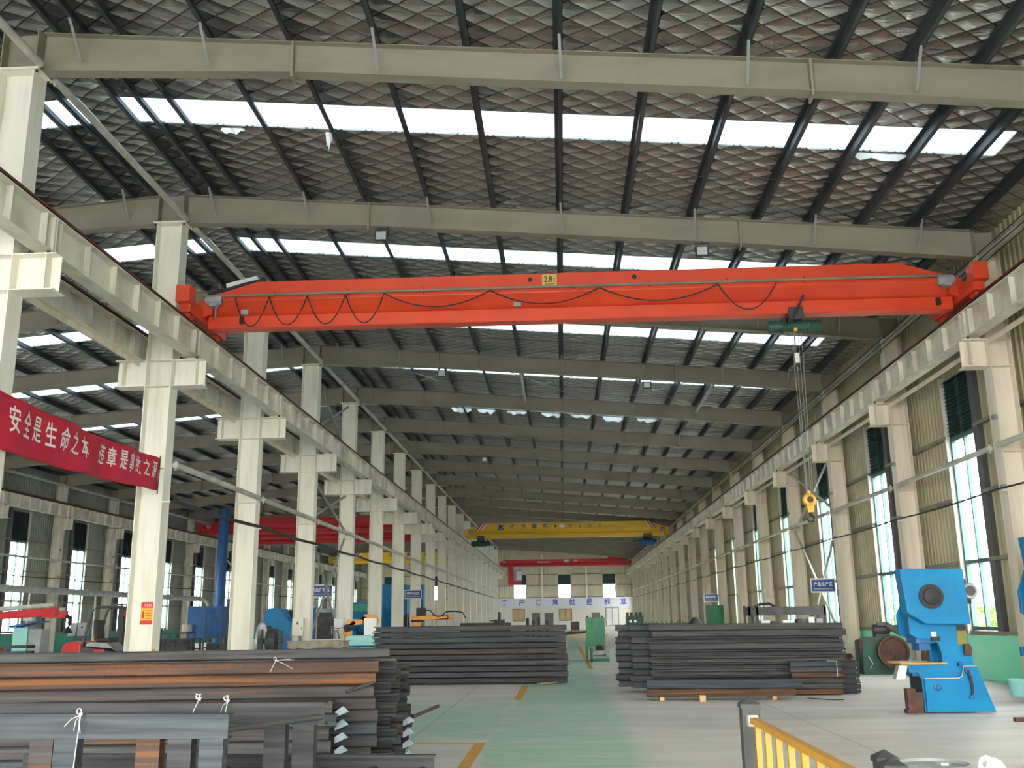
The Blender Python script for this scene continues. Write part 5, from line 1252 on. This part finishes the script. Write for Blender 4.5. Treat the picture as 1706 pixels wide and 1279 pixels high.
t = thing('switch_console', 'two small grey switch boxes on a stand at the left wall', 'console', (-22.9, 46.0, 0)); MB().box(-.05,.45,-.1,.1,0,1.12).build('stand', 'dark', t); MB().prism([(-.35,1.12),(.02,1.12),(.1,1.72),(-.15,1.72)], 'y', -.15, .15).build('left_box', 'grey', t); MB().box(.12,.55,-.15,.15,1.12,1.72).build('right_box', 'grey', t); MB().disc((.33,-.155,1.5),.05,.02,'y',12).build('button', 'black', t)
single('orange_pipe', MB().tube((-22.1,46.2,0),(-22.1,46.2,1.15),.09,12), 'robot', 'short orange upright pipe beside the grey switch boxes', 'pipe')
single('blue_barrel', MB().lathe([(.001,0),(.29,0),(.30,.3),(.29,.32),(.30,.6),(.29,.62),(.29,.9),(.001,.9)], (-21.2,37.0,0), 'z', 22), 'bluehood', 'blue barrel before the green plinth at the left edge', 'barrel', smooth=True)
# ducts and the dust collector
t = thing('exhaust_duct', 'thick grey exhaust duct along the left wall, ending in an elbow', 'duct', (-26.5, 40, 3.35))
b = MB(); b.path([(0,-8,0),(0,31.2,0)], .17, 14); b.path([(0,31.2,0),(.25,31.5,-.05),(.55,31.6,-.35),(.6,31.6,-.9),(.6,31.6,-2.6)], .15, 14)
for y in range(-6, 31, 4): b.lathe([(.17,-.05),(.195,-.05),(.195,.05),(.17,.05)], (0,y,0), 'y', 16)
b.build('pipe', 'duct', t, smooth=True)
b = MB()
for y in range(-6, 31, 7): b.box(-.04,.04,y+.1,y+.18,-3.3,-.17)
b.build('supports', 'duct', t)
t = thing('dust_collector', 'big blue dust collector box with ribs in the left aisle', 'machine', (-21.6, 60, 0))
b = MB(); b.box(-1.0,1.15,-1.0,1.2,.75,2.62)
for q in range(8): b.box(.1+q*.13,.15+q*.13,-1.04,-1.0,.8,2.5)
b.build('housing', 'blue2', t, bevel=.02)
b = MB()
for x in (-.9,1.0):
    for y in (-.9,1.1): b.box(x-.06,x+.06,y-.06,y+.06,0,.75)
b.build('legs', 'blue2', t)
MB().box(.5,1.6,1.4,2.2,0,3.1).build('fan_housing', 'blue2', t, bevel=.1); MB().lathe([(.001,-.2),(.3,-.2),(.3,.2),(.001,.2)], (-.9,-1.2,1.35), 'z', 18).build('hopper', 'duct', t, smooth=True)
single('blue_stack_pipe', MB().path([(-27.0,77,0),(-27.0,77,10.5)], .40, 18), 'blue2', 'tall upright blue exhaust pipe at the left wall', 'pipe', smooth=True)
for i, (x, y, w_, h_) in enumerate(((-17.2,44,1.6,.95),(-15.6,45,1.3,1.0),(-19.8,50,1.8,1.15),(-14.2,42,1.2,.8))):
    t = thing('parts_cage', 'dark steel parts cage in the left aisle, %s from the left' % ORD[[1,2,0,3][i]], 'cage', (x, y, 0), 0, 'parts cages'); b = MB()
    for xx in (-w_/2, 0, w_/2):
        for yy in (-.5,.5): b.box(xx-.03,xx+.03,yy-.03,yy+.03,0,h_)
    for z in (.15, h_*.55, h_): b.box(-w_/2,w_/2,-.53,-.47,z-.03,z+.03); b.box(-w_/2,w_/2,.47,.53,z-.03,z+.03)
    for xx in (-w_/2, w_/2): b.box(xx-.03,xx+.03,-.53,.53,h_-.03,h_+.03); b.box(xx-.03,xx+.03,-.53,.53,.12,.18)
    b.build('frame', 'dark', t); MB().box(-w_/2+.05,w_/2-.05,-.46,.46,.12,.16).build('floor_plate', 'dark', t); MB().box(-w_/2+.1,w_/2-.2,-.4,.4,.16,h_*.75).build('load', 'dark', t, bevel=.04)

# ------------------------------------------------------------------ floor markings
def mark(x0, x1, y0, y1, lab): single('floor_marking', MB().box(x0,x1,y0,y1,.0005,.003), 'fence', lab, 'floor line', 'yellow floor lines')
mark(-1.25,-1.10,6.5,14.05,'yellow floor line along the aisle, nearest part beside the left stack'); mark(-2.9,-1.25,13.92,14.05,'yellow floor line turning left before the left stack')
mark(-1.08,-.92,21.2,25.6,'yellow floor line running under the tall stack'); mark(.80,.95,33.5,60,'yellow floor line beside the tall green machine')

# ------------------------------------------------------------------ outside the windows
def house(lab, x, y, w, d, h, m):
    t = thing('neighbour_building', lab, 'building', (x, y, -.12)); MB().box(-d/2,d/2,-w/2,w/2,0,h).build('wall', m, t)
    s = -1 if x > 0 else 1; n = int(w//4)
    for i in range(n):
        for z in (1.2, 4.6):
            if z+2.2 < h:
                f = MB(); yy = -w/2+2+i*w/n; f.box(s*d/2-.05,s*d/2+.06,yy-1,yy+1,z,z+2); p = f.build('window', 'bglass', t)
                MB().box(s*d/2-.06,s*d/2+.08,yy-.04,yy+.04,z,z+2).build('mullion', 'white', p)
    MB().box(-d/2-.3,d/2+.3,-w/2-.3,w/2+.3,h,h+.4).build('roof', 'white', t)
    return t
house('pale building with blue glass outside the right windows, nearer one', 40, 34, 34, 10, 5.2, 'pale')
house('pale building outside the right windows, further one', 56, 100, 60, 14, 5, 'white')
house('grey white building outside the left windows, nearer one', -70, 70, 60, 14, 5.5, 'pale')
house('grey white building outside the left windows, further one', -75, 140, 60, 14, 5, 'white')
def bush(x, y, r, lab, seed):
    q = random.Random(seed); m = MB(); 
    for i in range(420):
        a, c = q.uniform(0, 6.283), q.uniform(-.4, 1); rad = r*(.75+.3*q.random()); s_ = math.sqrt(max(0, 1-c*c)); p = Vector((x+rad*s_*math.cos(a), y+rad*s_*math.sin(a)*1.3, .5*r+rad*c*.9))
        d1 = Vector((q.uniform(-1,1),q.uniform(-1,1),q.uniform(-1,1))).normalized()*.16; d2 = d1.cross(Vector((q.uniform(-1,1),q.uniform(-1,1),q.uniform(-1,1)))).normalized()*.09
        m.add([p-d1, p+d2, p+d1, p-d2], [(0,1,2,3)])
    t = thing('garden_bush', lab, 'bush', (x, y, -.12), 0, 'bushes outside'); m.v = [(a-x, b-y, c+.12) for a,b,c in m.v]; m.build('foliage', 'leaf', t); MB().tube((0,0,0),(0,0,r*.9),.05,6).build('stem', 'wood', t)
for i, (x, y, r_) in enumerate(((15.5,32,1.4),(16.5,37,1.2),(17.0,42,1.5),(15.8,47.5,1.3),(16.5,53,1.6))): bush(x, y, r_, 'leafy green bush outside the right windows, %s from the camera' % ORD[i], i)
